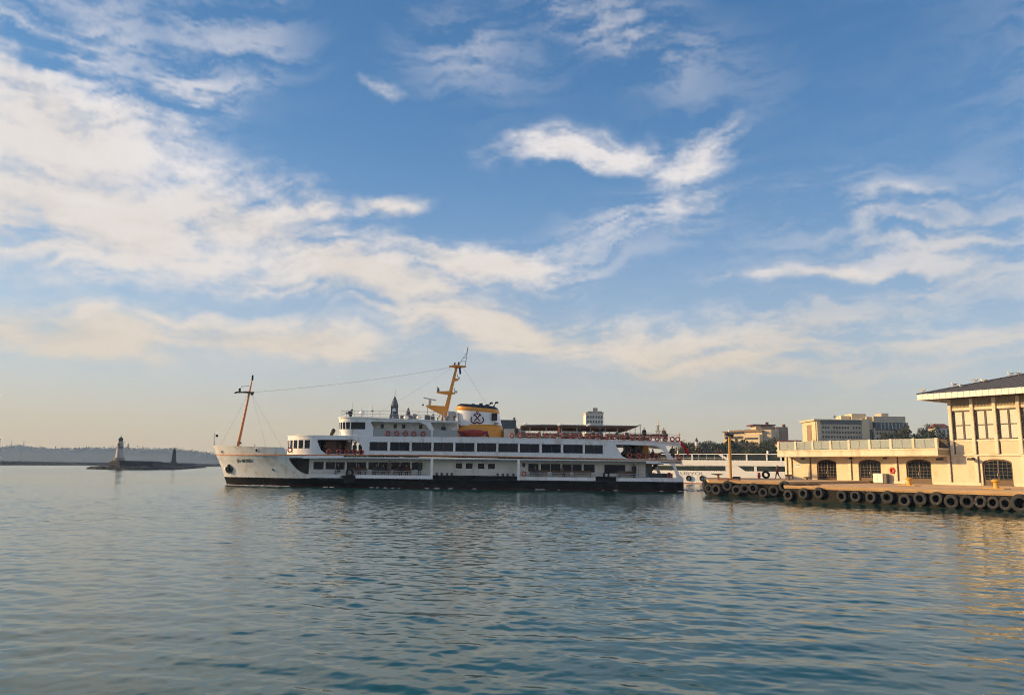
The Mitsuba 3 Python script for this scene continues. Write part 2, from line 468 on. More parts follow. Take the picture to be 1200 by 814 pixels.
g = np.random.default_rng(12)
cx_ = g.uniform(-2150, -1100, 620)
tz = np.interp(cx_, xs, top)
cy_ = 3005 + g.uniform(-60, 15, 620)
rr = g.uniform(5, 11, 620) * (1 + 1.0 * (g.random(620) < .08))
setting('far_shore_woods', leaf_cloud(np.stack([cx_, cy_, tz - 2 - (3005 - cy_) * .12 + .25 * rr], 1), np.stack([rr * 1.5, rr, rr * .85], 1), 15000, 2.6, 5), 'far', 'distant woods on the far shore, blue with haze', kind='stuff')
for x, z0, z1, w, nm, lb, ct in [(-1961, 48, 92, 2.2, 'chimney', 'tall thin chimney at the far left edge of the far shore', 'chimney'),
                                 (-1916, 55, 84, 1.2, 'mast', 'shorter of two thin masts on the far left hill', 'mast'),
                                 (-1868, 55, 84, 1.5, 'mast', 'thin mast above the far left hill, right of the shorter mast', 'mast'),
                                 (-1471, 50, 82, 3.4, 'far_tower', 'tiny pointed tower on the far hills right of the lighthouse', 'tower')]:
    if nm == 'far_tower':
        t = thing(nm, lb, ct)
        part(t, 'shaft', box(x - 7, x + 7, 2990, 3004, z0, z0 + 14), 'tower_stone')
        part(t, 'upper_shaft', lathe([(0, 0), (w, 0), (w, 8), (0, 8)], 10).apply_translation([x, 2997, z0 + 14]), 'tower_stone')
        part(t, 'spire', lathe([(0, 0), (w * 1.1, 0), (0, 11)], 10).apply_translation([x, 2997, z0 + 22]), 'lead')
    else:
        single(nm, lathe([(0, z0), (w, z0), (w * .7, z1), (0, z1)], 10).apply_translation([x, 2990, 0]), 'tower_stone', lb, ct)

# ------------------------------------------------------------------ breakwaters, lighthouse, obelisk


def rubble(path, width, height, n, size, seed):
    g = np.random.default_rng(seed)
    path = np.asarray(path, float)
    t = g.uniform(0, 1, n) * (len(path) - 1)
    i = np.minimum(t.astype(int), len(path) - 2)
    f = (t - i)[:, None]
    p = path[i] * (1 - f) + path[i + 1] * f
    tan = path[i + 1] - path[i]
    nor = np.stack([-tan[:, 1], tan[:, 0]], 1) / np.linalg.norm(tan, axis=1, keepdims=True)
    o = g.uniform(-1, 1, n)
    p = p + nor * (o * width)[:, None]
    z = height * (1 - np.abs(o) ** 1.4) - .5
    out = []
    base = trimesh.creation.icosphere(1)
    for k in range(n):
        v = base.vertices * (1 + .35 * g.normal(size=(len(base.vertices), 1)) * .6) * size * g.uniform(.6, 1.5) * np.array([1.2, 1, .8])
        out.append(trimesh.Trimesh(v + [p[k, 0], p[k, 1], z[k]], base.faces, process=False))
    return cat(out)


setting('breakwater', cat(slab([(-174, 339), (-168, 336), (-160, 338), (-158, 345), (-249, 622), (-258, 622), (-172, 352)], -2, 3.3),
                          slab([(-174.2, 341), (-169, 337.2), (-163, 339), (-161.4, 345), (-176, 395), (-181, 395), (-171, 352)], 3.3, 3.75)), 'tower_stone', 'low stone breakwater carrying the lighthouse')
part('breakwater', 'rock', rubble([(-181, 340), (-174, 334), (-164, 331), (-157, 334), (-153, 345)], 3.2, 1.2, 420, .7, 4), 'rock', kind='stuff')
part('breakwater', 'rock', rubble([(-153, 345), (-170, 400), (-208, 510), (-246, 625)], 3.2, 1.2, 420, .8, 6), 'rock', kind='stuff')
setting('outer_breakwater', cat(slab([(-446, 672), (-428, 668), (-490, 885), (-370, 1050), (-370, 1062), (-505, 900), (-450, 690)], -2, 2.6), slab([(-440, 680), (-436, 680), (-494, 885), (-374, 1054), (-374, 1058), (-500, 895)], 2.6, 3.5)), 'rock', 'long dark outer breakwater along the far water')
part('outer_breakwater', 'rock', rubble([(-452, 674), (-432, 666), (-460, 790), (-488, 882)], 4.5, 2.2, 400, 1.4, 9), 'rock', kind='stuff')
for k, (x, h) in enumerate([(-448, 9), (-470, 8), (-482, 8)]):
    t = thing('light_pole', f'{["leftmost", "middle", "rightmost"][k]} of three thin poles on the outer breakwater', 'pole', 'poles on the outer breakwater')
    part(t, 'shaft', tube([(x, 700 - (x + 444) * 3.4, 2.4), (x, 700 - (x + 444) * 3.4, 2.4 + h)], [.2, .12]), 'grey_dark')
    part(t, 'lamp', box(x - .3, x + .3, 699.7 - (x + 444) * 3.4, 700.3 - (x + 444) * 3.4, 2.4 + h, 2.8 + h), 'grey_dark')

LX, LY = -171.8, 343
t = thing('lighthouse', 'white lighthouse with a dark band on the end of the breakwater', 'lighthouse')
part(t, 'base', cat(lathe([(0, 0), (2.3, 0), (2.1, 1.3), (0, 1.3)], 12).apply_translation([LX, LY, 3.7])), 'stone')
part(t, 'shaft', lathe([(0, 0), (1.65, 0), (1.3, 4.1), (0, 4.1)], 16).apply_translation([LX, LY, 5.0]), 'lighthouse_shaded', 30)
part(t, 'band', lathe([(0, 0), (1.40, 0), (1.34, .9), (0, .9)], 16).apply_translation([LX, LY, 9.1]), 'grey_dark', 30)
part(t, 'upper_shaft', lathe([(0, 0), (1.3, 0), (1.2, 1.6), (0, 1.6)], 16).apply_translation([LX, LY, 10.0]), 'lighthouse_shaded', 30)
part(t, 'gallery', lathe([(0, 0), (1.7, .0), (1.7, .25), (0, .25)], 16).apply_translation([LX, LY, 11.6]), 'white_clean', 30)
part(t, 'gallery_rail', cat([tube([(LX + 1.6 * math.cos(a), LY + 1.6 * math.sin(a), 11.85), (LX + 1.6 * math.cos(a), LY + 1.6 * math.sin(a), 12.6)], .05, 4) for a in np.linspace(0, 6.28, 13)[:-1]]), 'white_clean')
part(t, 'lantern', lathe([(0, 0), (.9, 0), (.9, 1.3), (0, 1.3)], 10).apply_translation([LX, LY, 11.85]), 'glass_dark')
part(t, 'lantern_roof', lathe([(0, 0), (1.15, 0), (.3, .9), (.08, 1.0), (.05, 1.9), (0, 1.9)], 12).apply_translation([LX, LY, 13.15]), 'lead', 30)
part(t, 'window', box(LX - .3, LX + .3, LY - 1.65, LY - 1.2, 10.2, 11.2), 'dark')

OX, OY = -202.5, 470
t = thing('beacon_tower', 'narrow dark pyramid-shaped beacon tower standing on the breakwater', 'tower')


def sq(w, z, x=0, y=0):
    return [(x - w, y - w, z), (x + w, y - w, z), (x + w, y + w, z), (x - w, y + w, z)]


part(t, 'plinth', loft([sq(1.4, 3.2, OX, OY), sq(1.3, 4.3, OX, OY)]), 'tower_stone')
part(t, 'shaft', loft([sq(1.05, 4.3, OX, OY), sq(.8, 8.2, OX, OY), sq(.6, 10.2, OX, OY)]), 'tower_stone')
part(t, 'cap', loft([sq(.72, 10.2, OX, OY), sq(.7, 10.5, OX, OY), sq(.45, 11.6, OX, OY), sq(.1, 12.6, OX, OY)]), 'lead')

# ------------------------------------------------------------------ hillside on the right with its buildings and trees


def land_z(x, y):
    s = np.clip((y - 205) / 330, 0, 1)
    z = 1.2 + 13.5 * (s * s * (3 - 2 * s)) * np.clip((np.asarray(x) + 140) / 260, .15, 1.15)
    u = np.asarray(x) / np.maximum(y, 1)
    z = z + 8.0 * np.clip((u - .44) / .07, 0, 1) * np.clip((np.asarray(y) - 320) / 80, 0, 1)
    return z + 2.0 * (meshkit.fbm(np.stack([np.asarray(x) * .02, np.asarray(y) * .02, 0 * np.asarray(x, float)], -1), 3, 8) - .5)


xa, ya = np.meshgrid(np.linspace(-.19, 1.0, 150), np.concatenate([[204], np.linspace(205, 900, 90)]), indexing='ij')
xa = xa * ya
za = land_z(xa, ya)
za[:, 0] = -2
setting('hillside', grid(xa[:, ::-1], ya[:, ::-1], za[:, ::-1]), 'hill', 'wooded hillside rising behind the moored white boat', smooth=True)


def windows(b, specs, m='window_far', name='window'):
    """specs: (x0, x1, y, z0, z1) panes facing the camera side, as shallow boxes let into the wall, each an entry."""
    for x0, x1, y, z0, z1 in specs:
        part(b, name, unit_box, m, tw=T().translate([(x0 + x1) / 2, y, (z0 + z1) / 2]).scale([(x1 - x0), .5, (z1 - z0)]))


unit_box = ply(trimesh.creation.box([1, 1, 1]))


def rows(x0, x1, y, z0, z1, nx, nz, fx=.5, fz=.5, skip=()):
    out = []
    for i in range(nx):
        for j in range(nz):
            if (i, j) in skip:
                continue
            cx = x0 + (i + .5) * (x1 - x0) / nx
            cz = z0 + (j + .5) * (z1 - z0) / nz
            w, h = fx * (x1 - x0) / nx / 2, fz * (z1 - z0) / nz / 2
            out.append((cx - w, cx + w, y, cz - h, cz + h))
    return out


# white tower block behind the ferry
b = thing('apartment_tower', 'white high-rise block with rows of dark windows behind the ferry canopy', 'building')
x0, x1, y0, z1 = 50.2, 61.8, 520, 39.2
part(b, 'wall', cat(box(x0, x1, y0, y0 + 18, 2, z1)), 'facade_white')
part(b, 'parapet', cat(box(x0 - .3, x1 + .3, y0 - .3, y0 + .3, z1, z1 + .9), box(x0 - .3, x0 + .3, y0 + .3, y0 + 18, z1, z1 + .9)), 'facade_grey')
part(b, 'stair_head', box(55.2, 58.4, y0 + 3, y0 + 9, z1, z1 + 4.2), 'grey')
part(b, 'mansard', cat(box(x0 + 1.4, 55.2, y0 + 1, y0 + 16, z1, z1 + 1.6), box(58.4, x1 - .5, y0 + 1, y0 + 16, z1, z1 + 1.6)), 'grey_dark')
windows(b, rows(x0 + .5, x1 - .2, y0 - .1, 10, z1 - .6, 6, 9, .5, .5))
b = thing('office_block', 'small grey-brown block left of the white tower, above the ferry canopy', 'building')
part(b, 'wall', box(27.4, 36.6, 420, 436, 2, 22.8), 'facade_grey')
part(b, 'roof', box(27.0, 37.0, 419.6, 436.4, 22.8, 23.8), 'grey_dark')
part(b, 'chimney', box(30, 30.6, 424, 425, 23.8, 25), 'grey_dark')
windows(b, rows(27.8, 36.2, 419.9, 5, 22.6, 4, 6, .6, .5))
b = thing('glass_building', 'glass-fronted building with shade in its dark blue colour, right behind the ferry funnel', 'building')
part(b, 'wall', box(-5.0, 1.9, 300, 316, 1, 20.6), 'facade_blue')  # dark blue wall colour holds the building's shade
part(b, 'parapet', cat(box(-5.2, 2.1, 299.8, 300.1, 20.6, 20.9), box(.8, 1.6, 302, 303, 20.6, 22.0)), 'grey_dark')
for x in np.linspace(-4.2, 1.2, 6):
    part(b, 'mullion', box(x, x + .14, 299.8, 300.0, 1, 20.5), 'grey_dark')
part(b, 'side_wing', box(1.9, 5.6, 303, 318, 1, 17.6), 'grey')
for z in (17.9, 15.4, 12.8):
    part(b, 'balcony', cat(box(1.95, 6.4, 300.6, 303, z - 1.2, z - 1.0), box(1.95, 6.4, 300.6, 300.7, z - 1.0, z - .2)), 'facade_white')

# station tower and its smaller neighbour
b = thing('clock_tower', 'dark pointed clock tower of the station above the ferry bridge roof', 'tower')
cx, cy = -93.6, 620  # dark stone and lead tones also hold the tower's shade
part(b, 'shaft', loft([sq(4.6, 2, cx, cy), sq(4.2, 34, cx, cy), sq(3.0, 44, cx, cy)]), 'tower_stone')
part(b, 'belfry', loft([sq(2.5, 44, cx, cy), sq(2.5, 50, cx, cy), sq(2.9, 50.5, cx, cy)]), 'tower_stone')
part(b, 'clock_face', trimesh.creation.cylinder(1.4, .6, sections=20, transform=trimesh.transformations.rotation_matrix(math.pi / 2, [1, 0, 0])).apply_translation([cx, cy - 2.6, 47.2]), 'sign_white')
part(b, 'spire', lathe([(0, 0), (3.0, 0), (2.8, 1.0), (2.1, 3.6), (1.1, 6.2), (.3, 7.8), (.14, 8.5), (.1, 13.5), (0, 13.5)], 12).apply_translation([cx, cy, 50.5]), 'lead', 30)
b = thing('turret', 'smaller round-capped turret beside the dark clock tower', 'tower')
cx = -85.2
part(b, 'shaft', loft([sq(2.4, 2, cx, 640), sq(2.2, 42, cx, 640)]), 'stone')
part(b, 'dome', lathe([(0, 0), (2.0, 0), (2.1, 2.0), (1.7, 5), (.8, 7.6), (.1, 9), (0, 9)], 12).apply_translation([cx, 640, 42]), 'lead', 30)
b = thing('station_gable', 'small stepped roof gable to the right of the turret', 'building')
part(b, 'wall', cat(box(-82.5, -76.5, 636, 650, 2, 41), box(-80.8, -78.2, 636, 650, 41, 45.5)), 'stone')
part(b, 'roof', prism([(-83, 41), (-76, 41), (-79.5, 44)], 640, 651), 'lead')

# long office building on the ridge
b = thing('long_building', 'long beige institution building on the ridge with a lit left end wall', 'building')
Y = 430
part(b, 'wall', box(171.52, 194.12, Y, Y + 20, 10, 28.6), 'facade_grey')
part(b, 'end_wall', cat(box(168.9, 171.44, Y + .6, Y + 20, 10, 30.4), box(169.53, 171.44, Y - .4, Y + .6, 10, 30.4)), 'facade_cream')
part(b, 'recess', box(168.78, 169.06, Y + 6, Y + 13, 12, 28.5), 'facade_brown')
part(b, 'roof', cat(box(167.79, 171.52, Y - 1, Y + 21, 30.4, 31.3), box(171.52, 194.91, Y - 1.2, Y + 20, 30.7, 31.2)), 'facade_cream')
part(b, 'attic', box(171.52, 194.51, Y - .5, Y + 19, 28.7, 30.7), 'grey_dark')
part(b, 'stair_tower', cat(box(194.12, 198.08, Y - 1, Y + 16, 10, 31.5), box(190.95, 198.88, Y + 4, Y + 14, 31.2, 34.8), box(185.39, 190.15, Y + 5, Y + 12, 31.2, 33.6)), 'facade_cream')
part(b, 'link', cat(box(198.08, 201.25, Y + 1.5, Y + 16, 10, 33)), 'facade_grey')
part(b, 'link_glazing', box(198.4, 200.94, Y + 1.2, Y + 1.6, 11, 26), 'window_far')
part(b, 'east_wing', box(201.25, 218.7, Y, Y + 22, 10, 27.0), 'facade_grey')
part(b, 'curtain_wall', box(202.05, 219.65, Y - 1.0, Y + 20, 25.6, 29.8), 'facade_blue')
part(b, 'east_roof', cat(box(201.25, 218.86, Y, Y + 20, 29.8, 33.2), box(207.6, 211.56, Y + 4, Y + 12, 33.2, 35.2)), 'facade_grey')
for x in np.linspace(204.43, 218.7, 8):
    part(b, 'mullion', box(x, x + .55, Y - 1.25, Y - 1.0, 26.2, 29.4), 'grey')
windows(b, rows(172.07, 193.72, Y - .1, 15.2, 28.0, 14, 5, .46, .46, skip={(4, 0), (7, 0), (10, 4), (3, 4)}))
windows(b, rows(202.05, 218.3, Y - .1, 19, 25.5, 10, 2, .42, .42))
part(b, 'antenna', cat(tube([(183.02, Y + 8, 31), (183.02, Y + 8, 34.4)], .15, 4), box(182.22, 184.13, Y + 7.8, Y + 8.2, 33, 33.5)), 'grey_dark')

# beige hospital on the slope
b = thing('hospital_building', 'sunlit cream building with balcony rows on the wooded slope', 'building')
RB = T().translate([141.5, 517, 0]).rotate([0, 0, 1], -42).scale([1.16, 1, 1])


def pb(name, m, *bx, lb=None):
    me = cat([box(*q) for q in bx])
    me.apply_transform(np.array(RB.matrix))
    part(b, name, me, m, label=lb)


pb('wall', 'facade_cream', (0, 23, 0, 14, 10, 27.6))
pb('roof', 'facade_brown', (-.6, 23.6, -1.6, 15, 27.6, 28.2), (3, 9, 3, 9, 28.2, 29), (11, 19, 4, 9, 28.2, 29.4))
for z in (25.2, 22.0, 18.8, 15.6):
    pb('balcony', 'facade_cream', (0.2, 13, -1.3, 0, z - .4, z + .9))
    pb('window', 'window_far', (.6, 12.6, -.12, .05, z + 1.0, z + 2.2))
pb('bay', 'facade_cream', (13.2, 22.6, -3.0, 0, 10, 25.6))
for z in (22.5, 19.3, 16.1):
    pb('bay_window', 'window_far', (14, 21.8, -3.1, -2.9, z, z + 1.1))
pb('painted_shade_wing', 'facade_grey', (23.2, 27.5, 2, 14, 10, 28.8))  # shaded stretch of the building, painted as a grey block
b = thing('brown_block', 'block with shade painted brown and lit balconies painted cream, right of the cream building', 'building')
part(b, 'wall', cat(box(164, 172.5, 508, 520, 10, 31.4), box(172.5, 180.5, 506, 520, 10, 31.0)), 'facade_brown')  # brown carries the block's shade, cream its lit left side
part(b, 'side_wall', box(160.6, 164, 509, 520, 10, 31.8), 'facade_cream')
part(b, 'roof', cat(box(158, 173, 507, 521, 31.8, 32.6), box(168.5, 170.0, 512, 514, 32.6, 34.4), box(179, 180.4, 510, 512, 31, 33)), 'roof_red')
for z in (29.5, 26.4, 23.3, 20.2, 17.1):
    part(b, 'balcony', box(162.4, 164.6, 506.6, 508.9, z - 1.4, z - .3), 'facade_cream')
    part(b, 'balcony', box(172.2, 174.0, 504.6, 506, z - 1.4, z - .3), 'facade_cream')

for k, (x, y, w, h, lb) in enumerate([(116, 470, 6, 3.2, 'low cottage with a red roof among trees left of the cream building'), (145, 400, 13, 6.2, 'wide house with a dark red roof left of the long ridge building'),
                                      (106, 260, 22, 4.5, 'red-tiled shed just behind the white moored boat'), (233, 420, 6, 6, 'pale house among trees right of the long ridge building'), (245, 440, 8, 6, 'second pale house deep in the trees beside the terminal roof')]):
    b = thing('house', lb, 'house')
    z = float(land_z(np.array([x]), np.array([y]))[0])
    part(b, 'wall', box(x - w / 2, x + w / 2, y, y + 8, z - 2, z + h), 'facade_white' if k > 2 else 'facade_cream')
    part(b, 'roof', trimesh.convex.convex_hull(np.array([(x - w / 2 - .5, y - .5, z + h), (x + w / 2 + .5, y - .5, z + h), (x - w / 2 - .5, y + 8.5, z + h), (x + w / 2 + .5, y + 8.5, z + h), (x - w / 2 + 1, y + 4, z + h + 2.3), (x + w / 2 - 1, y + 4, z + h + 2.3)])), 'roof_red')
    windows(b, rows(x - w / 2 + .6, x + w / 2 - .6, y - .1, z + .5, z + h - .3, max(2, int(w / 3)), max(1, int(h / 3)), .45, .5))
b = thing('minaret', 'thin white minaret with a dark cap above the trees left of the cream building', 'minaret')
mx, my = 102.6, 430
part(b, 'shaft', lathe([(0, 8), (1.1, 8), (1.0, 15.6), (1.5, 15.9), (1.5, 16.3), (.85, 16.3), (.85, 18.2), (0, 18.2)], 12).apply_translation([mx, my, 0]), 'facade_white')
part(b, 'cap', lathe([(0, 18.2), (1.0, 18.2), (0, 20.6)], 12).apply_translation([mx, my, 0]), 'lead')

# trees
TREES = []
for s in range(6):
    g = np.random.default_rng(50 + s)
    kind = s % 3
    if kind == 2:     # narrow
        c = np.array([(g.normal(0, .15), g.normal(0, .15), z) for z in np.linspace(.25, .92, 7)])
        r = np.array([(.16 * (1.2 - z[2]) + .03,) * 2 + (.13,) for z in c])
    else:
        n = 9 if kind == 0 else 12
        c = np.stack([g.normal(0, .22, n), g.normal(0, .22, n), g.uniform(.38, .85, n)], 1)
        r = g.uniform(.13, .24, (n, 1)) * np.array([1.15, 1.15, .9])
    crown = ply(leaf_cloud(c, r, 620, .045, 70 + s))
    lm = [tube([(0, 0, 0), (.01, 0, .25), (g.normal(0, .03), g.normal(0, .03), .6)], [.035, .026, .010], 6)]
    for q in range(5):
        a = g.uniform(0, 6.28)
        lm.append(tube([(0, 0, .2 + .06 * q), (.12 * math.cos(a), .12 * math.sin(a), .38 + .06 * q), (.22 * math.cos(a), .22 * math.sin(a), .55 + .06 * q)], [.016, .011, .005], 4))
    TREES.append((crown, ply(cat(lm))))
g = np.random.default_rng(77)
spots = []
for k in range(120):
    px = g.uniform(76, 172) if k < 88 else g.uniform(186, 250)
    y = g.uniform(300, 470) if k < 88 else g.uniform(370, 470)
    x = px * y / 380 if k < 88 else px * y / 400
    spots.append((x, y, g.uniform(4.2, 6.8) if g.random() < .75 else g.uniform(6.8, 8.8), g.integers(0, 6)))
for k in range(34):
    y = g.uniform(380, 490)
    spots.append((g.uniform(.225, .36) * y, y, g.uniform(5.0, 8.0), g.integers(0, 6)))
spots += [(93.5, 330, 11.5, 2), (139, 410, 8.5, 5), (143, 415, 7, 0), (126, 420, 6.5, 0), (146, 430, 9.5, 4), (163, 425, 7.5, 1), (206, 380, 7, 0)]
LEAF = {0: 'rounded evergreen', 1: 'bushy', 2: 'narrow upright'}
TONE = {0: 'dark green', 1: 'olive green', 2: 'brown half-bare', 3: 'grey-green'}
seen = {}
for x, y, h, s in sorted(spots, key=lambda q: q[0] / q[1]):
    tone = int(g.choice([0, 0, 0, 1, 2, 3]))
    s = int(s)
    if s % 3 == 2 and g.random() < .5 and h < 9:
        s -= 1
    right = x / y > .47
    where = 'right of the long building' if right else 'behind the white boat'
    kind_ = f'{TONE[tone]} {LEAF[s % 3]} tree'
    seen[kind_ + where] = seen.get(kind_ + where, -1) + 1
    t = thing('tree', f'{ORD[seen[kind_ + where]]} {kind_} from the left {where}', 'tree', f'trees {where}')
    z = float(land_z(np.array([x]), np.array([y]))[0]) - .3
    w = h * g.uniform(.85, 1.2)
    tw = T().translate([x, y, z]).rotate([0, 0, 1], float(g.uniform(0, 360))).scale([w, w, h])
    part(t, 'crown', TREES[s][0], f'leaf{tone}', tw=tw)
    part(t, 'trunk', TREES[s][1], 'bark', tw=tw)
setting('hillside_scrub', leaf_cloud(np.stack([(u := g.uniform(.19, .62, 400)) * (v := g.uniform(215, 480, 400)), v, land_z(u * v, v) + .6], 1), np.full((400, 3), 2.4) * g.uniform(.5, 1.3, (400, 1)), 9000, .55, 15), 'leaf1', 'scrub and bushes covering the hillside', kind='stuff')
# ------------------------------------------------------------------ the ferry
FY, CY, FAR = 93.5, 99.5, 105.5          # near side, centre line, far side
F = thing('passenger_ferry', 'large white passenger ferry with a yellow funnel and mast crossing the harbour', 'ferry')
STEM = np.array([(-1.6, -35.2), (-.18, -35.83), (.93, -36.29), (2.32, -36.82), (3.76, -37.57), (4.89, -38.03), (6, -38.4)])


def stem_x(z):
    return np.interp(z, STEM[:, 0], STEM[:, 1])


def half_beam(x, z):
    L = np.interp(z, [-1, 0, 1, 3.8, 5], [24, 22, 19, 13, 11.5])
    p = np.interp(z, [-1, 5], [1.75, 2.25])
    t = np.clip((np.asarray(x, float) - stem_x(z)) / L, 0, 1)
    s = np.clip((np.asarray(x, float) - 16) / 5, 0, 1)
    return 6.0 * (1 - (1 - t) ** p) * (1 - .05 * s * s)


def hull_strip(x1, zs, both=True, n=90, off=0.0):
    """Hull skin from the stem to x1, between the heights zs."""
    out = []
    for sgn in (-1, 1) if both else (-1,):
        zz = np.asarray(zs, float)
        K = np.linspace(0, 1, n)
        X = np.stack([stem_x(z) + (x1 - stem_x(z)) * K ** 1.4 for z in zz], 0)
        Z = np.repeat(zz[:, None], n, 1)
        out.append(grid(X, CY + sgn * (half_beam(X, Z) + off), Z))
    return out


def shell(poly, sgn=-1, step=.35, off=0.0, thick=.05, zstep=.4):
    """Plating cut in profile (x, z) and laid on the hull's side."""
    def fn(u, h, z):
        return u, CY + sgn * (half_beam(u, z) + off - h)
    return bent(poly, thick, fn, step, zstep)


def both(poly, **k):
    return cat(shell(poly, -1, **k), shell(poly, 1, **k))


# hull
zs_boot = [-1.6, -.6, .16]
part(F, 'bottom', cat(hull_strip(20.7, zs_boot)), 'boot_red', label='dark red strip of the hull bottom at the waterline')
part(F, 'boot_top', cat(hull_strip(20.7, [.16, .6, 1.0]), grid(*np.meshgrid([20.7, 20.701], np.linspace(CY - 5.7, CY + 5.7, 6), indexing='ij'), np.array([[-1.6] * 6, [1.0] * 6]))), 'boot', label='black band of the hull above the water', smooth=60)
part(F, 'topside', cat(hull_strip(20.7, [1.0, 1.25, 1.5]), grid(*np.meshgrid([20.7, 20.701], np.linspace(CY - 5.7, CY + 5.7, 6), indexing='ij'), np.array([[1.0] * 6, [1.5] * 6]))), 'white', label='white sponson strip along the hull', smooth=60)
st = [(float(stem_x(z)), z) for z in (1.5, 2.0, 2.6, 3.2, 3.75)]
bow = sg.Polygon(st + [(-26.9, 3.75), (-20, 3.82), (-20, 3.45), (-26.62, 3.3), (-26.31, 2.72), (-25.82, 2.17), (-25.29, 1.78), (-24.56, 1.5)])
part(F, 'bow_plating', both(bow, thick=.04, off=.004), 'white', smooth=40)
stb = [(float(stem_x(z)), z) for z in (3.75, 4.3, 4.89)]
part(F, 'bulwark', both(sg.Polygon(stb + [(-33.2, 4.78), (-30.3, 4.68), (-27.2, 4.64), (-26.9, 3.75)]), thick=.06, off=.004), 'white', smooth=40)
sheer = lambda x: np.interp(x, [-38, -37.5, -26.9, -13, -10, 0, 6.3, 13.4, 20.6], [3.76, 3.75, 3.74, 3.88, 3.89, 3.83, 3.77, 3.70, 3.63])
lx = np.concatenate([np.linspace(float(stem_x(3.75)), -26, 40), np.linspace(-25, 20.5, 40)])
part(F, 'sheer_stripe', cat([grid(np.stack([lx, lx]), np.stack([CY + s * (half_beam(lx, 3.78) + .03), CY + s * (half_beam(lx, 3.78) + .03)]), np.stack([sheer(lx) - .055, sheer(lx) + .055])) for s in (-1, 1)]
                            + [tube(np.stack([lx, CY + s * (half_beam(lx, 3.78) - .0), sheer(lx)], 1), .045, 6) for s in (-1, 1)]), 'orange_line', label='thin orange stripe along the sheer line')
for s, q in ((-1, 'near'), (1, 'far')):
    part(F, 'rubbing_strake', tube([(x, CY + s * (half_beam(x, 1.0) + .04), 1.02) for x in np.linspace(-24, 20.6, 40)], .09, 6), 'black')


def outline(z, x0, x1, inset=0.0):
    xs_ = np.linspace(max(x0, float(stem_x(z)) + .05), x1, 60)
    h = np.maximum(half_beam(xs_, z) - inset, .01)
    return sg.Polygon(list(zip(xs_, CY - h)) + list(zip(xs_[::-1], (CY + h)[::-1])))


part(F, 'main_deck', slab(outline(1.4, -40, 20.6, .06), 1.36, 1.45), 'deck')
part(F, 'fore_deck', slab(outline(3.7, -40, -23.5, .1), 3.62, 3.70), 'deck')
part(F, 'upper_deck', slab(outline(3.7, -27, 20.6, .08), 3.46, 3.62), 'inner_white')
part(F, 'promenade_deck', cat(slab(outline(5.0, -19, 20.45, .08), 5.78, 5.92)), 'inner_white')

# side plating of the upper deck with its openings and windows
UW = [(-16.96, -14.81), (-14.5, -12.15), (-11.9, -9.54), (-9.28, -6.93), (-6.66, -4.37), (-4.06, -1.75), (-1.5, .85), (1.09, 3.41), (3.72, 6.0), (6.28, 8.64), (8.89, 11.04)]
wz = lambda x: float(np.interp(x, [-17, -4, 11], [4.43, 4.44, 4.35]))
edge = [(-23.6, 6.06), (-6.75, 6.09), (4.23, 6.06), (10.38, 5.98), (16.53, 5.85), (20.45, 5.69)]
lower = [(20.45, 3.63), (13.4, 3.70), (6.3, 3.77), (0, 3.83), (-10, 3.89), (-23.6, 3.80)]
side = sg.Polygon(edge + lower)


def rnd(p, r=.12):
    p = sg.Polygon(p)
    return p.buffer(-r).buffer(2 * r).buffer(-r)


fore_gap = rnd([(-23.31, 5.6), (-18.83, 5.65), (-18.31, 5.35), (-17.88, 4.84), (-17.59, 3.93), (-22.13, 3.93), (-22.77, 4.38), (-23.06, 4.99)])
aft_gap = rnd([(12.53, 5.45), (17.14, 5.35), (17.86, 5.15), (18.46, 4.55), (18.8, 3.74), (13.85, 3.81), (13.34, 4.08)])
aft_gap2 = sg.Polygon([(18.58, 5.38), (20.5, 5.25), (20.5, 3.68), (19.57, 3.85), (19.17, 4.25), (18.87, 4.76)])
holes = fore_gap.union(aft_gap).union(aft_gap2)
for a, b_ in UW:
    holes = holes.union(sg.box(a, wz(a), b_, wz(a) + .94).buffer(-.06).buffer(.06))
for s in (-1, 1):
    part(F, 'upper_side', shell(side.difference(holes), s, thick=.10, step=1.5, zstep=9), 'white')
for a, b_ in UW:
    pane_ = box(a - .04, b_ + .04, -.025, .025, -.51, .51)
    pane_.apply_transform(trimesh.transformations.euler_matrix(math.radians(rng.uniform(-1.2, 1.2)), 0, math.radians(rng.uniform(-.9, .9))) @ trimesh.transformations.translation_matrix([-(a + b_) / 2, 0, 0]))
    part(F, 'upper_window', pane_.apply_translation([(a + b_) / 2, FY + .11, wz(a) + .47]), 'glass_dark')
for a, b_ in UW:
    m = cat(box(a - .06, b_ + .06, FY - .015, FY + .02, wz(a) - .06, wz(a) - .002), box(a - .06, b_ + .06, FY - .015, FY + .02, wz(a) + .942, wz(a) + 1.0), box((a + b_) / 2 - .02, (a + b_) / 2 + .02, FY + .04, FY + .068, wz(a), wz(a) + .94))
    part(F, 'window_frame', m, 'grey_dark')
part(F, 'far_window_band', box(-16.9, 11.0, FAR - .2, FAR - .12, 4.3, 5.5), 'glass_dark')
for x in (-17.25, 12.3):
    part(F, 'salon_bulkhead', box(x, x + .1, FY + .15, FAR - .15, 3.62, 5.8), 'inner_white')
part(F, 'upper_gutter', cat([tube([(x, CY + s * 6.04, z) for x, z in edge[1:]], .05, 5) for s in (-1, 1)]), 'white_clean')

# rounded saloon at the bow


def ell(a, b, xc, p=2.0):
    def fn(u, h, z):
        c, s = np.cos(u), np.sin(u)
        return xc - (a - h) * np.sign(c) * np.abs(c) ** (2 / p), CY - (b - h) * np.sign(s) * np.abs(s) ** (2 / p)
    return fn


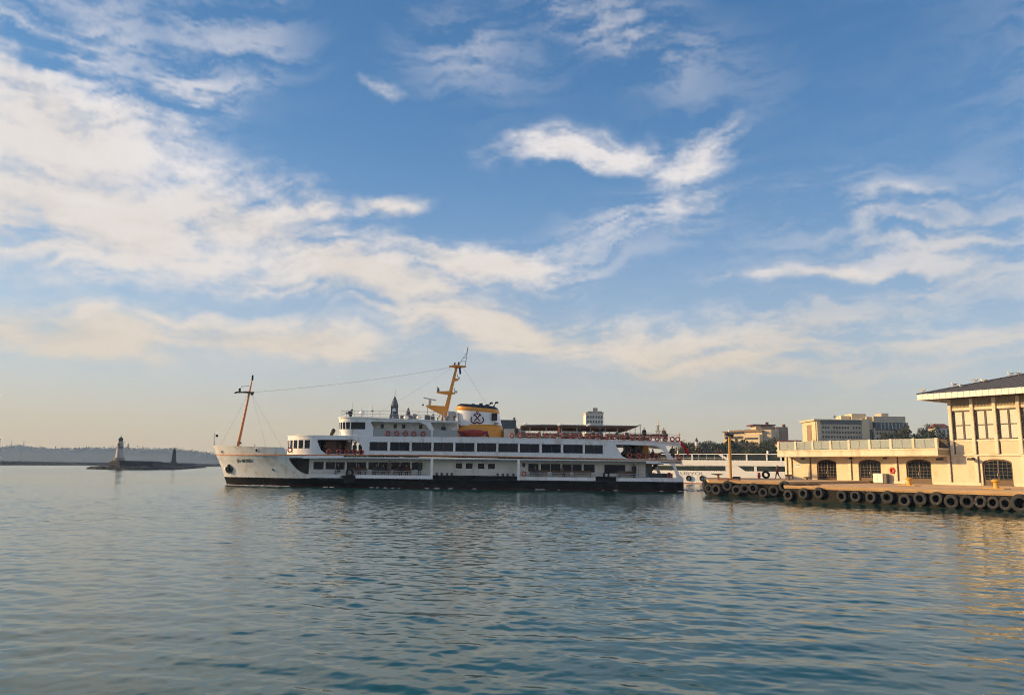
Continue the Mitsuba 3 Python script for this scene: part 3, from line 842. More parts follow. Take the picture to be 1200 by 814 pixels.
H = math.pi / 2
cab = sg.box(-H, 3.72, H, 6.05)
wins = []
for k in range(-7, 8):
    c = math.radians(11.25 * k)
    wins.append((c - math.radians(4.4), c + math.radians(4.4)))
for a, b_ in wins:
    cab = cab.difference(sg.Polygon([(a, 4.55), (b_, 4.55), (b_, 5.56), (a, 5.56)]))
cabfn = ell(4.6, 5.96, -23.6)
part(F, 'bow_saloon_wall', bent(cab, .1, cabfn, .06), 'white')
for a, b_ in wins:
    part(F, 'bow_saloon_window', bent(sg.box(a - .02, 4.5, b_ + .02, 5.6), .03, lambda u, h, z: cabfn(u, h + .07, z), .06), 'glass_dark')
an = np.linspace(-H, H, 60)
ring = [(-23.6 - 4.66 * math.cos(a), CY - 6.02 * math.sin(a)) for a in an]
part(F, 'bow_saloon_roof', slab(sg.Polygon(ring + [(-16.9, FAR + .02), (-16.9, FY - .02)]), 6.04, 6.13), 'white_clean')
part(F, 'bow_saloon_ceiling', slab(sg.Polygon([(x * .999, CY + (y - CY) * .97) for x, y in ring] + [(-17.3, FAR - .2), (-17.3, FY + .2)]), 5.72, 5.80), 'inner_white')
part(F, 'saloon_aft_bulkhead', cat(box(-23.5, -23.4, FY + .2, FY + 2.6, 3.62, 5.72), box(-23.5, -23.4, FY + 3.6, FAR - .2, 3.62, 5.72)), 'grey_dark')
part(F, 'stair_casing', box(-22.6, -21.3, CY - 4.4, CY - 1.2, 3.62, 5.72), 'wood')
part(F, 'stair_casing', box(-22.4, -21.3, CY + 1.4, CY + 4.6, 3.62, 5.72), 'wood')
for x in (-19.55, -19.0):
    for y in (FY + 2.0, FAR - 2.0):
        part(F, 'pillar', tube([(x, y, 3.62), (x, y, 5.75)], .07), 'grey_dark')

# open gallery of the main deck: inner wall, windows, posts
inner = sg.box(-24.5, 1.44, 16.4, 3.48)
MW = [(-23.97, -22.73, 2.07, 3.0), (-22.49, -20.16, 2.10, 3.0), (-19.93, -17.57, 2.12, 3.02), (-17.3, -14.91, 2.13, 3.03), (-14.67, -12.21, 2.15, 3.05), (-12.0, -10.73, 2.16, 3.06),
      (1.41, 1.78, 2.65, 3.14), (2.14, 3.38, 2.13, 3.06), (3.69, 6.05, 2.12, 3.07), (6.29, 8.64, 2.11, 3.06), (8.88, 10.23, 2.11, 3.05)]
GW = [(-6.68, -5.88, 2.38, 3.02), (-5.44, -4.61, 2.38, 3.03), (-3.98, -3.19, 2.38, 3.01), (-2.74, -1.91, 2.37, 3.0)]
h = sg.box(0, 0, .001, .001)
for a, b_, c, d in MW + GW:
    h = h.union(sg.box(a, c, b_, d))
part(F, 'gallery_wall', cat(prism(inner.difference(h), 95.1, 95.18), prism(sg.box(-24.5, 1.44, 16.4, 3.48), 103.8, 103.9), box(-24.5, -24.4, 95.2, 103.8, 1.44, 3.48), box(16.3, 16.4, 95.2, 103.8, 1.44, 3.48)), 'inner_white')
for a, b_, c, d in MW:
    k = part(F, 'gallery_window', box(a - .03, b_ + .03, 95.17, 95.21, c - .03, d + .03), 'glass_dark')
    if b_ - a > 2:
        part(k, 'bar', box((a + b_) / 2 - .03, (a + b_) / 2 + .03, 95.12, 95.16, c, d), 'inner_white')
for a, b_, c, d in GW:
    k = part(F, 'gangway_window', box(a - .03, b_ + .03, 95.17, 95.21, c - .03, d + .03), 'glass_dark')
    part(k, 'frame', prism(sg.box(a - .07, c - .07, b_ + .07, d + .07).difference(sg.box(a, c, b_, d)), 95.05, 95.097), 'white_clean')
for a, b_ in ((-6.95, -4.42), (-4.3, -1.6)):
    part(F, 'gangway_door', prism(sg.box(a, 1.5, b_, 3.3).difference(h.buffer(.075, join_style=2)), 95.02, 95.095), 'inner_white')
part(F, 'screen_panel', cat(box(11.47, 13.84, 95.02, 95.09, 2.05, 2.97), box(11.4, 13.91, 95.04, 95.095, 1.98, 3.04)), 'glass_dark', label='dark display window on the gallery wall near the stern')
for x in (14.6, 15.5):
    part(F, 'wall_seam', box(x, x + .04, 95.06, 95.095, 1.5, 3.4), 'grey')
part(F, 'window_sill', box(-24.2, -10.4, 95.0, 95.09, 1.98, 2.04), 'inner_white')
part(F, 'deckhead_beam', cat(box(-26.5, 20.4, FY + .05, FY + .2, 3.32, 3.46), box(-26.5, 20.4, FAR - .2, FAR - .05, 3.32, 3.46)), 'grey_dark')
for x in (-9.43, .95):
    part(F, 'gallery_post', rbox(x - .15, x + .15, FY - .02, FY + .3, 1.04, 3.5), 'white_clean')
    part(F, 'gallery_post', rbox(x - .15, x + .15, FAR - .3, FAR + .02, 1.04, 3.5), 'white_clean')
part(F, 'gangway_sill', cat(box(-9.28, .8, FY - .03, FY + .25, 1.02, 1.56), box(-9.2, .7, FY - .1, FY - .03, 1.3, 1.38)), 'boot', label='black boarding sill amidships')
part(F, 'fender_recess', cat(box(10.15, 12.6, FY - .06, FY + .2, 1.03, 1.62)), 'boot', label='black fender pad near the stern')
for k, x in enumerate([-8.85, -8.25, -7.6, -7.05, -1.55, -.9, -.35, .35]):
    part(F, 'bitt', cat(lathe([(0, 0), (.13, 0), (.11, .3), (.17, .32), (.17, .4), (0, .4)], 10).apply_translation([x, FY + .5, 1.45])), 'black')
stern_side = sg.Polygon([(16.2, 3.5), (20.6, 3.5), (20.65, 1.45), (16.2, 1.45)])
gap = rnd([(15.9, 3.21), (18.94, 3.21), (19.35, 2.99), (19.59, 2.54), (19.88, 1.58), (15.9, 1.58)], .05)
gap2 = sg.Polygon([(19.71, 3.19), (20.7, 3.16), (20.7, 1.6), (20.24, 1.94), (19.9, 2.64)])
part(F, 'stern_frame', both(stern_side.difference(gap).difference(gap2), thick=.1, step=1.0), 'white')
for y in (FY + .25, ):
    part(F, 'gallery_rail', cat(tube([(-24, y, 1.98), (-9.6, y, 1.98)], .03, 5), tube([(-24, y, 1.75), (-9.6, y, 1.75)], .025, 5), *[tube([(x, y, 1.45), (x, y, 1.98)], .025, 4) for x in np.arange(-24, -9.6, 1.6)]), 'steel')
    part(F, 'gallery_rail', cat(tube([(1.1, y, 1.98), (16.4, y, 1.98)], .03, 5), tube([(1.1, y, 1.75), (16.4, y, 1.75)], .025, 5), *[tube([(x, y, 1.45), (x, y, 1.98)], .025, 4) for x in np.arange(1.3, 16.4, 1.6)]), 'steel')
bench = ply(cat(rbox(0, 2.2, 0, .45, .38, .45, .02), rbox(0, 2.2, .42, .48, .5, .85, .02), box(.1, .16, .05, .4, 0, .38), box(2.04, 2.1, .05, .4, 0, .38)))
for x in (-19.6, -16.8, -14.2, 2.3, 5.0, 7.6, 13.0):
    part(F, 'bench', bench, 'wood', tw=T().translate([x, 94.45, 1.45]))
for x in (-21, -18.6, 14.0, 16.2):
    for y in (95.0, 101):
        part(F, 'bench', bench, 'wood', tw=T().translate([x, y, 3.62]))
for x in (1.2, 3.8, 6.4, 9.0, 11.6, 14.2, 16.4):
    for y in (94.2, 103.6):
        part(F, 'bench', bench, 'wood', tw=T().translate([x, y, 5.92]))
part(F, 'stern_stair', cat(prism([(13.0, 3.62), (15.4, 5.8), (15.7, 5.8), (13.3, 3.62)], 98, 99.6), prism([(16.6, 1.45), (18.6, 3.5), (18.9, 3.5), (16.9, 1.45)], 98, 99.4), box(15.6, 16.6, 98.2, 101, 3.62, 5.78)), 'grey_dark')
part(F, 'shutter', box(16.9, 17.6, 99.8, 103.4, 3.62, 5.7), 'yellow', label='yellow kiosk panel in the aft gallery')

# bridge deck
BX = -18.6
bfn0 = ell(2.75, 5.95, BX, 3.2)


def bridge_fn(u, h, z):
    """u runs along the near side (u >= BX) and on round the front to the centre line."""
    u = np.asarray(u, float)
    a = np.clip((BX - u) / ARC, 0, 1) * H
    lean = (np.asarray(z) - 6.9) * .10
    c, s = np.cos(a), np.sin(a)
    p = 2 / 3.2
    fx = BX - (2.75 - h + lean) * np.abs(c_ := np.sin(a)) ** p
    fy = CY - (5.95 - h) * np.abs(np.cos(a)) ** p
    return np.where(u >= BX, u, fx), np.where(u >= BX, CY - 5.95 + h, fy)


ARC = 7.6
front = BX - ARC
top_line = [(front, 8.34), (BX, 8.34), (-16.4, 8.28), (-10.2, 8.15), (-6.5, 7.96)]
wall_b = sg.Polygon(top_line + [(-6.5, 6.0), (front, 6.0)])
gap_a = rnd([(-16.97, 7.84), (-11.01, 7.82), (-10.38, 7.58), (-9.96, 7.13), (-9.52, 6.21), (-15.27, 6.15), (-16.09, 6.34), (-16.53, 6.9)], .1)
gap_b = rnd([(-9.72, 7.85), (-6.2, 7.78), (-6.2, 6.14), (-8.49, 6.17), (-9.12, 6.68), (-9.45, 7.29)], .1)
BW = [(-19.15, -17.57), (-20.15, -19.3), (-21.1, -20.3), (-22.2, -21.3), (-23.4, -22.4), (-24.6, -23.6), (-25.8, -24.8)]
hb = sg.box(0, 0, .001, .001)
for a, b_ in BW:
    hb = hb.union(sg.box(a, 6.9, b_, 7.76))
wall_b = wall_b.difference(gap_a).difference(gap_b).difference(hb)
mir = lambda m: trimesh.Trimesh(m.vertices * [1, -1, 1] + [0, 2 * CY, 0], m.faces[:, ::-1], process=False)
wb = bent(wall_b, .09, bridge_fn, .4)
part(F, 'bridge_side', cat(wb, mir(wb)), 'white')
for a, b_ in BW:
    p_ = bent(sg.box(a - .03, 6.87, b_ + .03, 7.79), .03, lambda u, h, z: bridge_fn(u, h + .06, z), .3)
    part(F, 'bridge_window', p_, 'glass_dark')
    part(F, 'bridge_window', mir(p_), 'glass_dark')
us = np.linspace(front, BX, 40)
bx_, by_ = bridge_fn(us, 0 * us - .12, 0 * us + 8.0)
roofpoly = list(zip(bx_, by_)) + [(-6.45, FY - .02)]
roofpoly = sg.Polygon(roofpoly + [(x, 2 * CY - y) for x, y in roofpoly[::-1]])
rs = slab(roofpoly, 0, .12)
v = rs.vertices
v[:, 2] += np.interp(v[:, 0], [-22, BX, -16.4, -10.2, -6.5], [8.27, 8.27, 8.21, 8.08, 7.88])
part(F, 'bridge_roof', trimesh.Trimesh(v, rs.faces, process=False), 'white_clean')
inn = sg.box(-17.2, 5.95, -6.6, 7.95)
BS = [(-15.99, -15.6, 7.14, 7.63), (-14.42, -14.0, 7.16, 7.65), (-13.37, -12.96, 7.15, 7.64), (-11.28, -10.87, 7.14, 7.62)]
for a, b_, c, d in BS:
    inn = inn.difference(sg.box(a, c, b_, d))
part(F, 'bridge_inner_wall', cat(prism(inn, 95.1, 95.18), mir(prism(inn, 95.1, 95.18)), box(-17.2, -17.1, FY + .1, FAR - .1, 5.95, 8.0), box(-6.7, -6.6, 95.2, 103.8, 5.95, 7.9)), 'inner_white')
for a, b_, c, d in BS:
    part(F, 'cabin_window', box(a - .02, b_ + .02, 95.16, 95.2, c - .02, d + .02), 'glass_dark')
part(F, 'wing_screen', cat(box(-16.6, -9.6, FY + .03, FY + .05, 6.0, 6.92), box(-9.4, -6.5, FY + .03, FY + .05, 6.0, 6.92)), 'grey', label='grey screen panel along the bridge gallery')
part(F, 'bridge_rail', cat(*[tube([(-20.6, y, z), (-6.6, y, z)], .022, 5) for y in (FY + .5, FAR - .5) for z in (9.15, 8.75)], *[tube([(x, y, 8.1), (x, y, 9.15)], .022, 4) for y in (FY + .5, FAR - .5) for x in np.arange(-20.6, -6.5, 1.55)],
                           tube([(-20.6, FY + .5, 9.15), (-20.6, FAR - .5, 9.15)], .022, 5)), 'steel')
part(F, 'bridge_wing_step', hull([(-20.7, 95.2, 6.25, .15), (-20.7, 103.8, 6.25, .15), (-18.6, 95.2, 6.25, .15), (-18.6, 103.8, 6.25, .15), (-19.9, 95, 6.75, .15), (-19.9, 104, 6.75, .15)]), 'white_clean')
part(F, 'bow_locker', hull([(-21.9, 94.9, 6.35, .22), (-21.7, 94.9, 6.75, .28)]), 'dark')
# things fixed to the bridge roof
part(F, 'satellite_dome', cat(lathe([(0, 0), (.12, 0), (.12, .55), (0, .55)], 10).apply_translation([-18.75, 97.5, 8.3]), trimesh.creation.icosphere(2, .36).apply_translation([-18.75, 97.5, 9.15])), 'white_clean', smooth=40)
part(F, 'searchlight', cat(lathe([(0, 0), (.22, 0), (.22, .35), (0, .35)], 12).apply_translation([-20.25, 97.5, 8.75]), box(-20.35, -20.1, 97.4, 97.6, 8.3, 8.75), rbox(-20.55, -20.0, 97.2, 97.8, 8.9, 9.35, .1)), 'dark')
part(F, 'roof_locker', cat(rbox(-21.1, -20.6, 96.5, 98, 8.3, 8.6), rbox(-13.8, -12.3, 96.2, 98.4, 8.2, 8.8)), 'grey_dark')
for x, h_ in ((-20.85, 1.3), (-20.2, 2.1), (-19.0, 1.5), (-17.6, 1.9), (-9.9, 1.2)):
    part(F, 'whip_antenna', tube([(x, 98, 8.1), (x + .05, 98, 8.3 + h_)], [.03, .015], 4), 'grey_dark')
    part(F, 'antenna_head', box(x - .1, x + .16, 97.9, 98.1, 8.3 + h_ * .55, 8.3 + h_ * .55 + .16), 'grey_dark')
for x in (-12.9, -11.3):
    part(F, 'roof_ventilator', cat(lathe([(0, 0), (.18, 0), (.18, .2), (.34, .3), (.34, .42), (.2, .55), (0, .55)], 14).apply_translation([x, 95.2, 8.15])), 'white_clean', smooth=40)
part(F, 'equipment_box', cat(rbox(-10.9, -10.3, 97.4, 98.4, 8.1, 8.95), rbox(-10.25, -9.7, 97.4, 98.4, 8.1, 8.85), tube([(-10.6, 98, 8.9), (-10.6, 98, 10.3)], .04, 4)), 'grey_dark')

# funnel


def oval(xa, xb, w, z, tilt=0.0, p=3.2, n=40):
    a = np.arange(n) * 2 * math.pi / n
    c, s = np.cos(a), np.sin(a)
    x = (xa + xb) / 2 + (xb - xa) / 2 * np.sign(c) * np.abs(c) ** (2 / p)
    y = CY + w * np.sign(s) * np.abs(s) ** (2 / p)
    return np.stack([x, y, z + tilt * (x - (xa + xb) / 2)], 1)


tl = -.075
part(F, 'funnel', loft([oval(-6.75, -1.15, 2.28, 7.7), oval(-6.95, -1.55, 2.22, 9.55, tl)]), 'white_clean', smooth=40)
part(F, 'funnel_base', loft([oval(-7.25, -.95, 2.5, 5.92), oval(-7.25, -.95, 2.5, 6.7), oval(-6.6, -1.05, 2.42, 7.55), oval(-6.1, -1.2, 2.36, 7.86, -.02)]), 'amber', smooth=40)
part(F, 'funnel_band', loft([oval(-6.98, -1.52, 2.25, 9.5, tl), oval(-7.08, -1.50, 2.32, 9.72, tl), oval(-7.0, -1.6, 2.26, 9.98, tl)]), 'amber', smooth=40)
part(F, 'funnel_cap', loft([oval(-6.98, -1.62, 2.24, 9.98, tl), oval(-6.9, -1.7, 2.2, 10.2, tl), oval(-6.6, -2.0, 1.9, 10.36, tl)]), 'black', smooth=40)
for k, (x, hgt) in enumerate([(-5.3, .25), (-4.3, .35), (-3.5, .2), (-3.0, .5), (-2.3, .55)]):
    part(F, 'exhaust_pipe', tube([(x, 98.9 + .4 * (k % 2), 10.0), (x + .05, 98.9 + .4 * (k % 2), 10.25), (x + .3, 98.9 + .4 * (k % 2), 10.2 + hgt), (x + .62, 98.9 + .4 * (k % 2), 10.22 + hgt)], .13, 8), 'black')
part(F, 'funnel_window', rbox(-2.44, -1.75, 97.1, 97.4, 8.36, 9.27, .03), 'glass_dark')
part(F, 'funnel_grille', cat(*[box(-2.14, -1.58, 97.05, 97.3, 7.9 + .07 * k, 7.94 + .07 * k) for k in range(3)]), 'grey_dark')


def anchor(flip):
    s = -1 if flip else 1
    M = []
    stroke = lambda pts, w: sg.LineString([(s * x, z) for x, z in pts]).buffer(w, cap_style=2)
    M.append(stroke([(-.52, -.55), (.50, .50)], .09))
    M.append(stroke([(.30, .64), (.64, .30)], .10))
    arc = [(-.45 + .62 * math.cos(a) - .0, -.28 + .52 * math.sin(a)) for a in np.radians(np.linspace(150, 300, 16))]
    M.append(stroke(arc, .10))
    M.append(sg.Polygon([(s * x, z) for x, z in [(-1.12, -.12), (-.80, -.10), (-.95, .22)]]))
    M.append(sg.Polygon([(s * x, z) for x, z in [(-.25, -.62), (.10, -.86), (.02, -.52)]]))
    return M


em = anchor(False) + anchor(True)
import shapely
em = shapely.union_all(em).union(sg.Point(0, .80).buffer(.20).difference(sg.Point(0, .80).buffer(.11))).union(sg.Point(0, .58).buffer(.13))
em = affinity.translate(affinity.scale(em, .74, .84, origin=(0, 0)), -4.26, 8.68)
part(F, 'funnel_emblem', prism(em, 97.20, 97.26), 'maroon', label='dark crossed-anchors emblem on the funnel')
part(F, 'casing', cat(rbox(-8.4, -7.3, 97.2, 101.8, 5.92, 8.9, .05), rbox(-8.0, -7.1, 97.6, 101.4, 8.9, 9.5, .05), rbox(-9.4, -8.4, 97.8, 101.2, 5.92, 8.1, .05)), 'grey')
for x in (-9.2, -8.6, -8.0):
    part(F, 'casing_pipe', tube([(x, 97.0, 6.0), (x, 97.0, 8.6), (x + .3, 97.0, 8.9)], .09, 6), 'grey_dark')
part(F, 'aft_casing', cat(rbox(-.9, 1.0, 97.4, 101.6, 5.92, 7.35, .05)), 'cream_pale')
part(F, 'companion_ladder', cat(prism([(-8.1, 5.95), (-7.0, 7.2), (-6.8, 7.2), (-7.9, 5.95)], 94.2, 94.9)), 'white_clean')

# main mast
mx = lambda z: np.interp(z, [8.0, 9.03, 15.35], [-8.75, -8.55, -7.14])
part(F, 'main_mast', loft([[(mx(z) - w, CY - w * .8, z), (mx(z) + w, CY - w * .8, z), (mx(z) + w, CY + w * .8, z), (mx(z) - w, CY + w * .8, z)] for z, w in ((7.9, .36), (9.0, .30), (12, .21), (15.4, .14))]), 'amber')
arms = {'lower_arm': ([(-8.75, 9.0), (-10.9, 10.12), (-10.9, 10.36), (-8.3, 10.22), (-8.1, 9.5)], .5), 'middle_arm': ([(-8.0, 11.7), (-9.62, 11.95), (-9.62, 12.12), (-7.8, 12.22)], .35), 'upper_arm': ([(-7.5, 13.5), (-6.9, 13.62), (-6.9, 13.8), (-7.6, 13.9)], .3),
        'aft_arm': ([(-8.0, 11.8), (-7.3, 11.85), (-7.3, 12.0), (-7.9, 12.15)], .3)}
for nm, (pl, w) in arms.items():
    part(F, 'mast_' + nm, prism(pl, CY - w, CY + w), 'amber')
part(F, 'crosstree', cat(box(-8.1, -5.95, CY - .35, CY + .35, 15.34, 15.5), box(-7.6, -6.6, CY - 1.4, CY + 1.4, 15.36, 15.46)), 'amber')
part(F, 'radar_pedestal', lathe([(0, 0), (.16, 0), (.22, .25), (.26, .5), (.12, .75), (0, .75)], 12).apply_translation([-10.55, CY, 10.36]), 'steel')
rb = rbox(-.85, .85, -.07, .07, 0, .14, .03)
rb.apply_transform(trimesh.transformations.rotation_matrix(math.radians(11), [0, 1, 0]))
part(F, 'radar_scanner', rb.apply_translation([-10.55, CY, 11.1]), 'steel')
part(F, 'mast_light', cat(rbox(-11.5, -11.25, CY - .1, CY + .1, 10.3, 10.5), rbox(-9.62, -9.3, CY - .15, CY + .15, 12.12, 12.5), tube([(-9.4, CY, 12.5), (-9.62, CY, 12.72)], .08)), 'grey_dark')
part(F, 'mast_light', cat(rbox(-7.35, -7.0, CY - .2, CY + .2, 12.0, 12.25), tube([(-7.35, CY, 12.2), (-7.35, CY, 12.6)], .05, 5), rbox(-6.95, -6.72, CY - .2, CY + .2, 13.8, 14.05), tube([(-7.0, CY, 14), (-7.0, CY, 14.4)], .05, 5)), 'steel')
part(F, 'mast_light', cat(rbox(-7.5, -7.3, CY - .1, CY + .1, 15.5, 15.95), rbox(-7.0, -6.8, CY - .1, CY + .1, 15.5, 16.0)), 'dark')
part(F, 'gaff', cat(tube([(-7.0, CY, 15.5), (-5.82, CY, 17.3)], .035, 5), tube([(-6.05, CY, 15.5), (-5.82, CY, 17.3)], .035, 5), tube([(-6.6, CY, 16.1), (-5.97, CY, 16.1)], .025, 4), tube([(-6.3, CY, 16.55), (-5.92, CY, 16.6)], .025, 4), tube([(-5.85, CY, 17.2), (-5.74, CY, 18.0)], [.07, .05], 6)), 'grey_dark')
part(F, 'signal_flag', trimesh.Trimesh(*(lambda g_: (g_.vertices, g_.faces))(grid(*np.meshgrid(np.linspace(0, .25, 5), np.linspace(0, .85, 8), indexing='ij'), np.zeros((5, 8)))), process=False).apply_transform(np.array([[1, .1, 0, -6.85], [0, 0, 0, CY - .3], [0, -1, 0, 15.25], [0, 0, 0, 1.0]])), 'flag_blue')

# foremast and rigging
part(F, 'foremast', tube([(-35.0, CY, 3.8), (-34.21, CY, 9.06), (-33.8, CY, 11.8), (-33.53, CY, 13.7)], [.19, .15, .12, .06], 10), 'orange_line', smooth=40)
part(F, 'foremast_yard', cat(box(-35.6, -33.2, CY - .09, CY + .09, 11.66, 11.84), box(-34.3, -33.5, CY - .9, CY + .9, 11.68, 11.8), tube([(-35.0, CY, 11.8), (-34.9, CY, 12.5), (-33.9, CY, 12.55)], .03, 4)), 'wood')
part(F, 'foremast_light', cat(rbox(-35.2, -34.95, CY - .1, CY + .1, 11.84, 12.25), rbox(-35.75, -35.45, CY - .1, CY + .1, 11.6, 11.72), rbox(-33.6, -33.3, CY - .1, CY + .1, 11.4, 11.6), rbox(-33.62, -33.42, CY - .1, CY + .1, 13.3, 14.0)), 'dark')
part(F, 'mast_bell', cat(rbox(-34.6, -34.4, CY - .1, CY + .1, 5.15, 5.35), tube([(-34.85, CY, 5.4), (-34.5, CY, 5.4)], .03, 4)), 'dark')
cable = [(-33.4 + t_ * 25.4, CY, 11.77 + t_ * 3.5 - 1.3 * t_ * (1 - t_)) for t_ in np.linspace(0, 1, 24)]
part(F, 'aerial_wire', tube(cable, .013, 4), 'rope')
part(F, 'forestay', tube([(-37.2, CY, 4.6), (-33.9, CY, 11.7)], .009, 4), 'rope')
part(F, 'backstay', cat(tube([(-33.6, CY, 11.7), (-30.1, CY - 3.4, 4.6)], .009, 4), tube([(-33.6, CY, 11.7), (-30.1, CY + 3.4, 4.6)], .009, 4)), 'rope')
part(F, 'mast_stay', cat(tube([(-6.4, CY, 15.4), (-3.0, CY, 10.3)], .011, 4), tube([(-7.6, CY, 15.3), (-18.2, 98, 8.3)], .007, 4)), 'rope')
part(F, 'jackstaff', cat(tube([(-37.85, CY, 4.4), (-37.98, CY, 6.5)], [.04, .025], 5), box(-37.75, -37.45, CY - .01, CY + .01, 6.0, 6.3)), 'dark')
part(F, 'bulwark_stanchion', tube([(-31.5, CY - 3.6, 4.6), (-31.5, CY - 3.6, 5.1)], .03, 4), 'dark')

# bow details


def on_bow(x, z, off=.02):
    """Point, and the frame (along, outward) of the near bow plating."""
    y = CY - half_beam(x, z)
    e_ = .05
    tx = np.array([2 * e_, -(half_beam(x + e_, z) - half_beam(x - e_, z)), 0.0])
    tz = np.array([0, -(half_beam(x, z + e_) - half_beam(x, z - e_)), 2 * e_])
    tx /= np.linalg.norm(tx)
    tz /= np.linalg.norm(tz)
    n_ = np.cross(tx, tz)
    return np.array([x, float(y), z]) + n_ * off, tx, tz, n_


def wrap_bow(m, x0, z0, off=.012):
    """Lays a flat mesh (x along, y up, z out) on the near bow plating."""
    v = m.vertices
    out = []
    for a, b_, c in v:
        p, tx, tz, n_ = on_bow(x0 + a, z0 + b_, off + c)
        out.append(p)
    return trimesh.Trimesh(np.array(out), m.faces, process=False)


tm = meshkit.text_mesh('ŞH-BEYKOZ', .36, .012, bold=True)
w_ = tm.bounds[1, 0]
tm.apply_scale([2.45 / w_, 1, 1])
part(F, 'bow_lettering', wrap_bow(tm, -34.0, 2.84, .02), 'lettering_dark', label='dark name lettering on the white bow')
for x, z in ((-36.25, 4.12), (-30.77, 4.29)):
    c_ = trimesh.creation.cylinder(.17, .06, sections=16)
    k = part(F, 'hawsehole', wrap_bow(c_, x, z, .01), 'black')
    part(k, 'rim', wrap_bow(trimesh.creation.annulus(.17, .23, .08, sections=16), x, z, .01), 'white_clean')
anc = [tube([(0, -.55, .12), (0, .5, .16)], .09, 6), tube([(-.5, -.1, .1), (-.3, -.5, .14), (0, -.62, .14), (.3, -.5, .14), (.5, -.1, .1)], [.05, .1, .12, .1, .05], 6), tube([(-.42, .12, .12), (.42, .12, .12)], .09, 6),
       hull([(-.5, -.05, .1, .12), (-.35, -.4, .1, .1)]), hull([(.5, -.05, .1, .12), (.35, -.4, .1, .1)]), hull([(0, .3, .08, .2), (0, -.2, .06, .24)])]
part(F, 'anchor', wrap_bow(cat(anc), -35.35, 2.12, .02), 'black', label='black anchor stowed on the bow')
part(F, 'chock', wrap_bow(hull([(0, 0, .03, .07), (.22, -.2, .03, .05)]), -28.95, 2.05, .01), 'black')

# top deck: rails, canopy, small masts
part(F, 'top_rail', cat(*[tube([(1.1, y, z), (10.4, y, z - .04), (16.5, y, z - .1), (20.4, y, z - .26)], .022, 5) for y in (FY + .02, FAR - .02) for z in (6.92, 6.6)],
                        *[tube([(x, y, 5.7), (x, y, float(np.interp(x, [1, 10.4, 20.4], [6.92, 6.88, 6.66])))], .022, 4) for y in (FY + .02, FAR - .02) for x in np.arange(1.1, 20.4, 1.2)],
                        tube([(20.4, FY, 6.66), (20.4, FAR, 6.66)], .022, 5)), 'steel')
can = [(1.16, 7.50), (1.35, 7.80), (4.31, 7.86), (10.62, 7.85), (15.3, 7.83), (16.0, 7.98), (15.9, 7.86), (14.3, 7.25), (13.5, 7.42), (10.6, 7.48), (4.3, 7.52)]
part(F, 'canopy', prism([(1.16, 7.62), (1.35, 7.78), (4.31, 7.84), (10.62, 7.83), (15.3, 7.81), (16.0, 7.96), (15.95, 7.88), (15.2, 7.72), (10.6, 7.72), (4.3, 7.72)], FY + 1.6, FAR - 1.6), 'grey', label='flat grey canopy over the aft top deck')
for y in (FY + 1.8, CY, FAR - 1.9):
    part(F, 'canopy_beam', prism([(1.3, 7.47), (14.0, 7.42), (14.3, 7.2), (15.7, 7.74), (1.3, 7.70)], y, y + .12), 'wood')
for x, zt in ((2.32, 7.5), (4.31, 7.5), (6.2, 7.5), (8.09, 7.5), (9.77, 7.5), (11.56, 7.48), (13.1, 7.45), (15.24, 7.78), (15.87, 7.88)):
    for y in (FY + 1.85, FAR - 1.85):
        part(F, 'canopy_post', tube([(x, y, 5.92), (x, y, zt)], .045), 'steel')
for x in (1.5, 5.8, 9.3):
    part(F, 'loudspeaker', hull([(x, FY + 1.5, 7.75, .13), (x + .3, FY + 1.45, 7.85, .16)]), 'white_clean')
part(F, 'aft_mast', cat(tube([(18.84, CY, 5.9), (18.84, CY, 9.0)], [.09, .04], 6), tube([(18.45, CY, 5.9), (18.8, CY, 8.2)], .05, 5), tube([(19.2, CY, 5.9), (18.88, CY, 8.2)], .05, 5), box(18.45, 19.25, CY - .06, CY + .06, 7.3, 7.4), box(18.6, 19.1, CY - .06, CY + .06, 8.0, 8.1), box(18.5, 19.2, CY - .06, CY + .06, 6.7, 6.78)), 'cream_pipe')
part(F, 'stern_shade_panels', cat(*[box(16.5, 19.4, y, y + .05, 1.45, 2.08) for y in (FY + .2, FAR - .25)], box(15.0, 15.2, FY + 3.5, FAR - 1.5, 3.62, 5.78), box(12.5, 18.4, FAR - .3, FAR - .25, 3.62, 4.35)), 'dark')  # dark panels added to deepen the shade inside the open stern
part(F, 'added_dark_casing', box(16.45, 17.3, FY + 2.2, FAR - 2.2, 1.45, 3.46), 'grey_dark')  # dark box added to darken the left of the stern opening
part(F, 'ensign_staff', tube([(21.3, CY, 3.6), (21.6, CY, 7.2)], [.09, .06], 6), 'yellow')
gx, gz = np.meshgrid(np.linspace(0, 1, 14), np.linspace(0, 1, 12), indexing='ij')
FX = 21.65 + gx * 1.1 + .08 * np.sin(gz * 9)
FZ = 6.35 - gz * .8 - gx * 1.35 + .1 * np.sin(gx * 6)
FYY = CY + .16 * np.sin(gx * 9 + gz * 3) + .05 * np.sin(gx * 21)
part(F, 'ensign', grid(FX, FYY, FZ), 'flag_red', smooth=True, label='drooping red flag at the stern')
part(F, 'stern_lamp', rbox(20.5, 20.8, CY - .2, CY + .2, 5.9, 6.2), 'white_clean')

# things hanging on or standing in the ferry
ring_m = trimesh.creation.torus(.245, .075, 24, 10)
ring_m.apply_transform(trimesh.transformations.rotation_matrix(math.pi / 2, [1, 0, 0]))
ang = np.degrees(np.arctan2(ring_m.vertices[:, 2], ring_m.vertices[:, 0])) % 90
col = np.where((np.abs(ang - 45) < 8)[:, None], [.46, .26, .23], [.40, .035, .025])
RING = ply(ring_m, None, True, color=col)
scene['m_ring'] = {'type': 'twosided', 'b': {'type': 'principled', 'base_color': {'type': 'mesh_attribute', 'name': 'vertex_color'}, 'roughness': .5}}


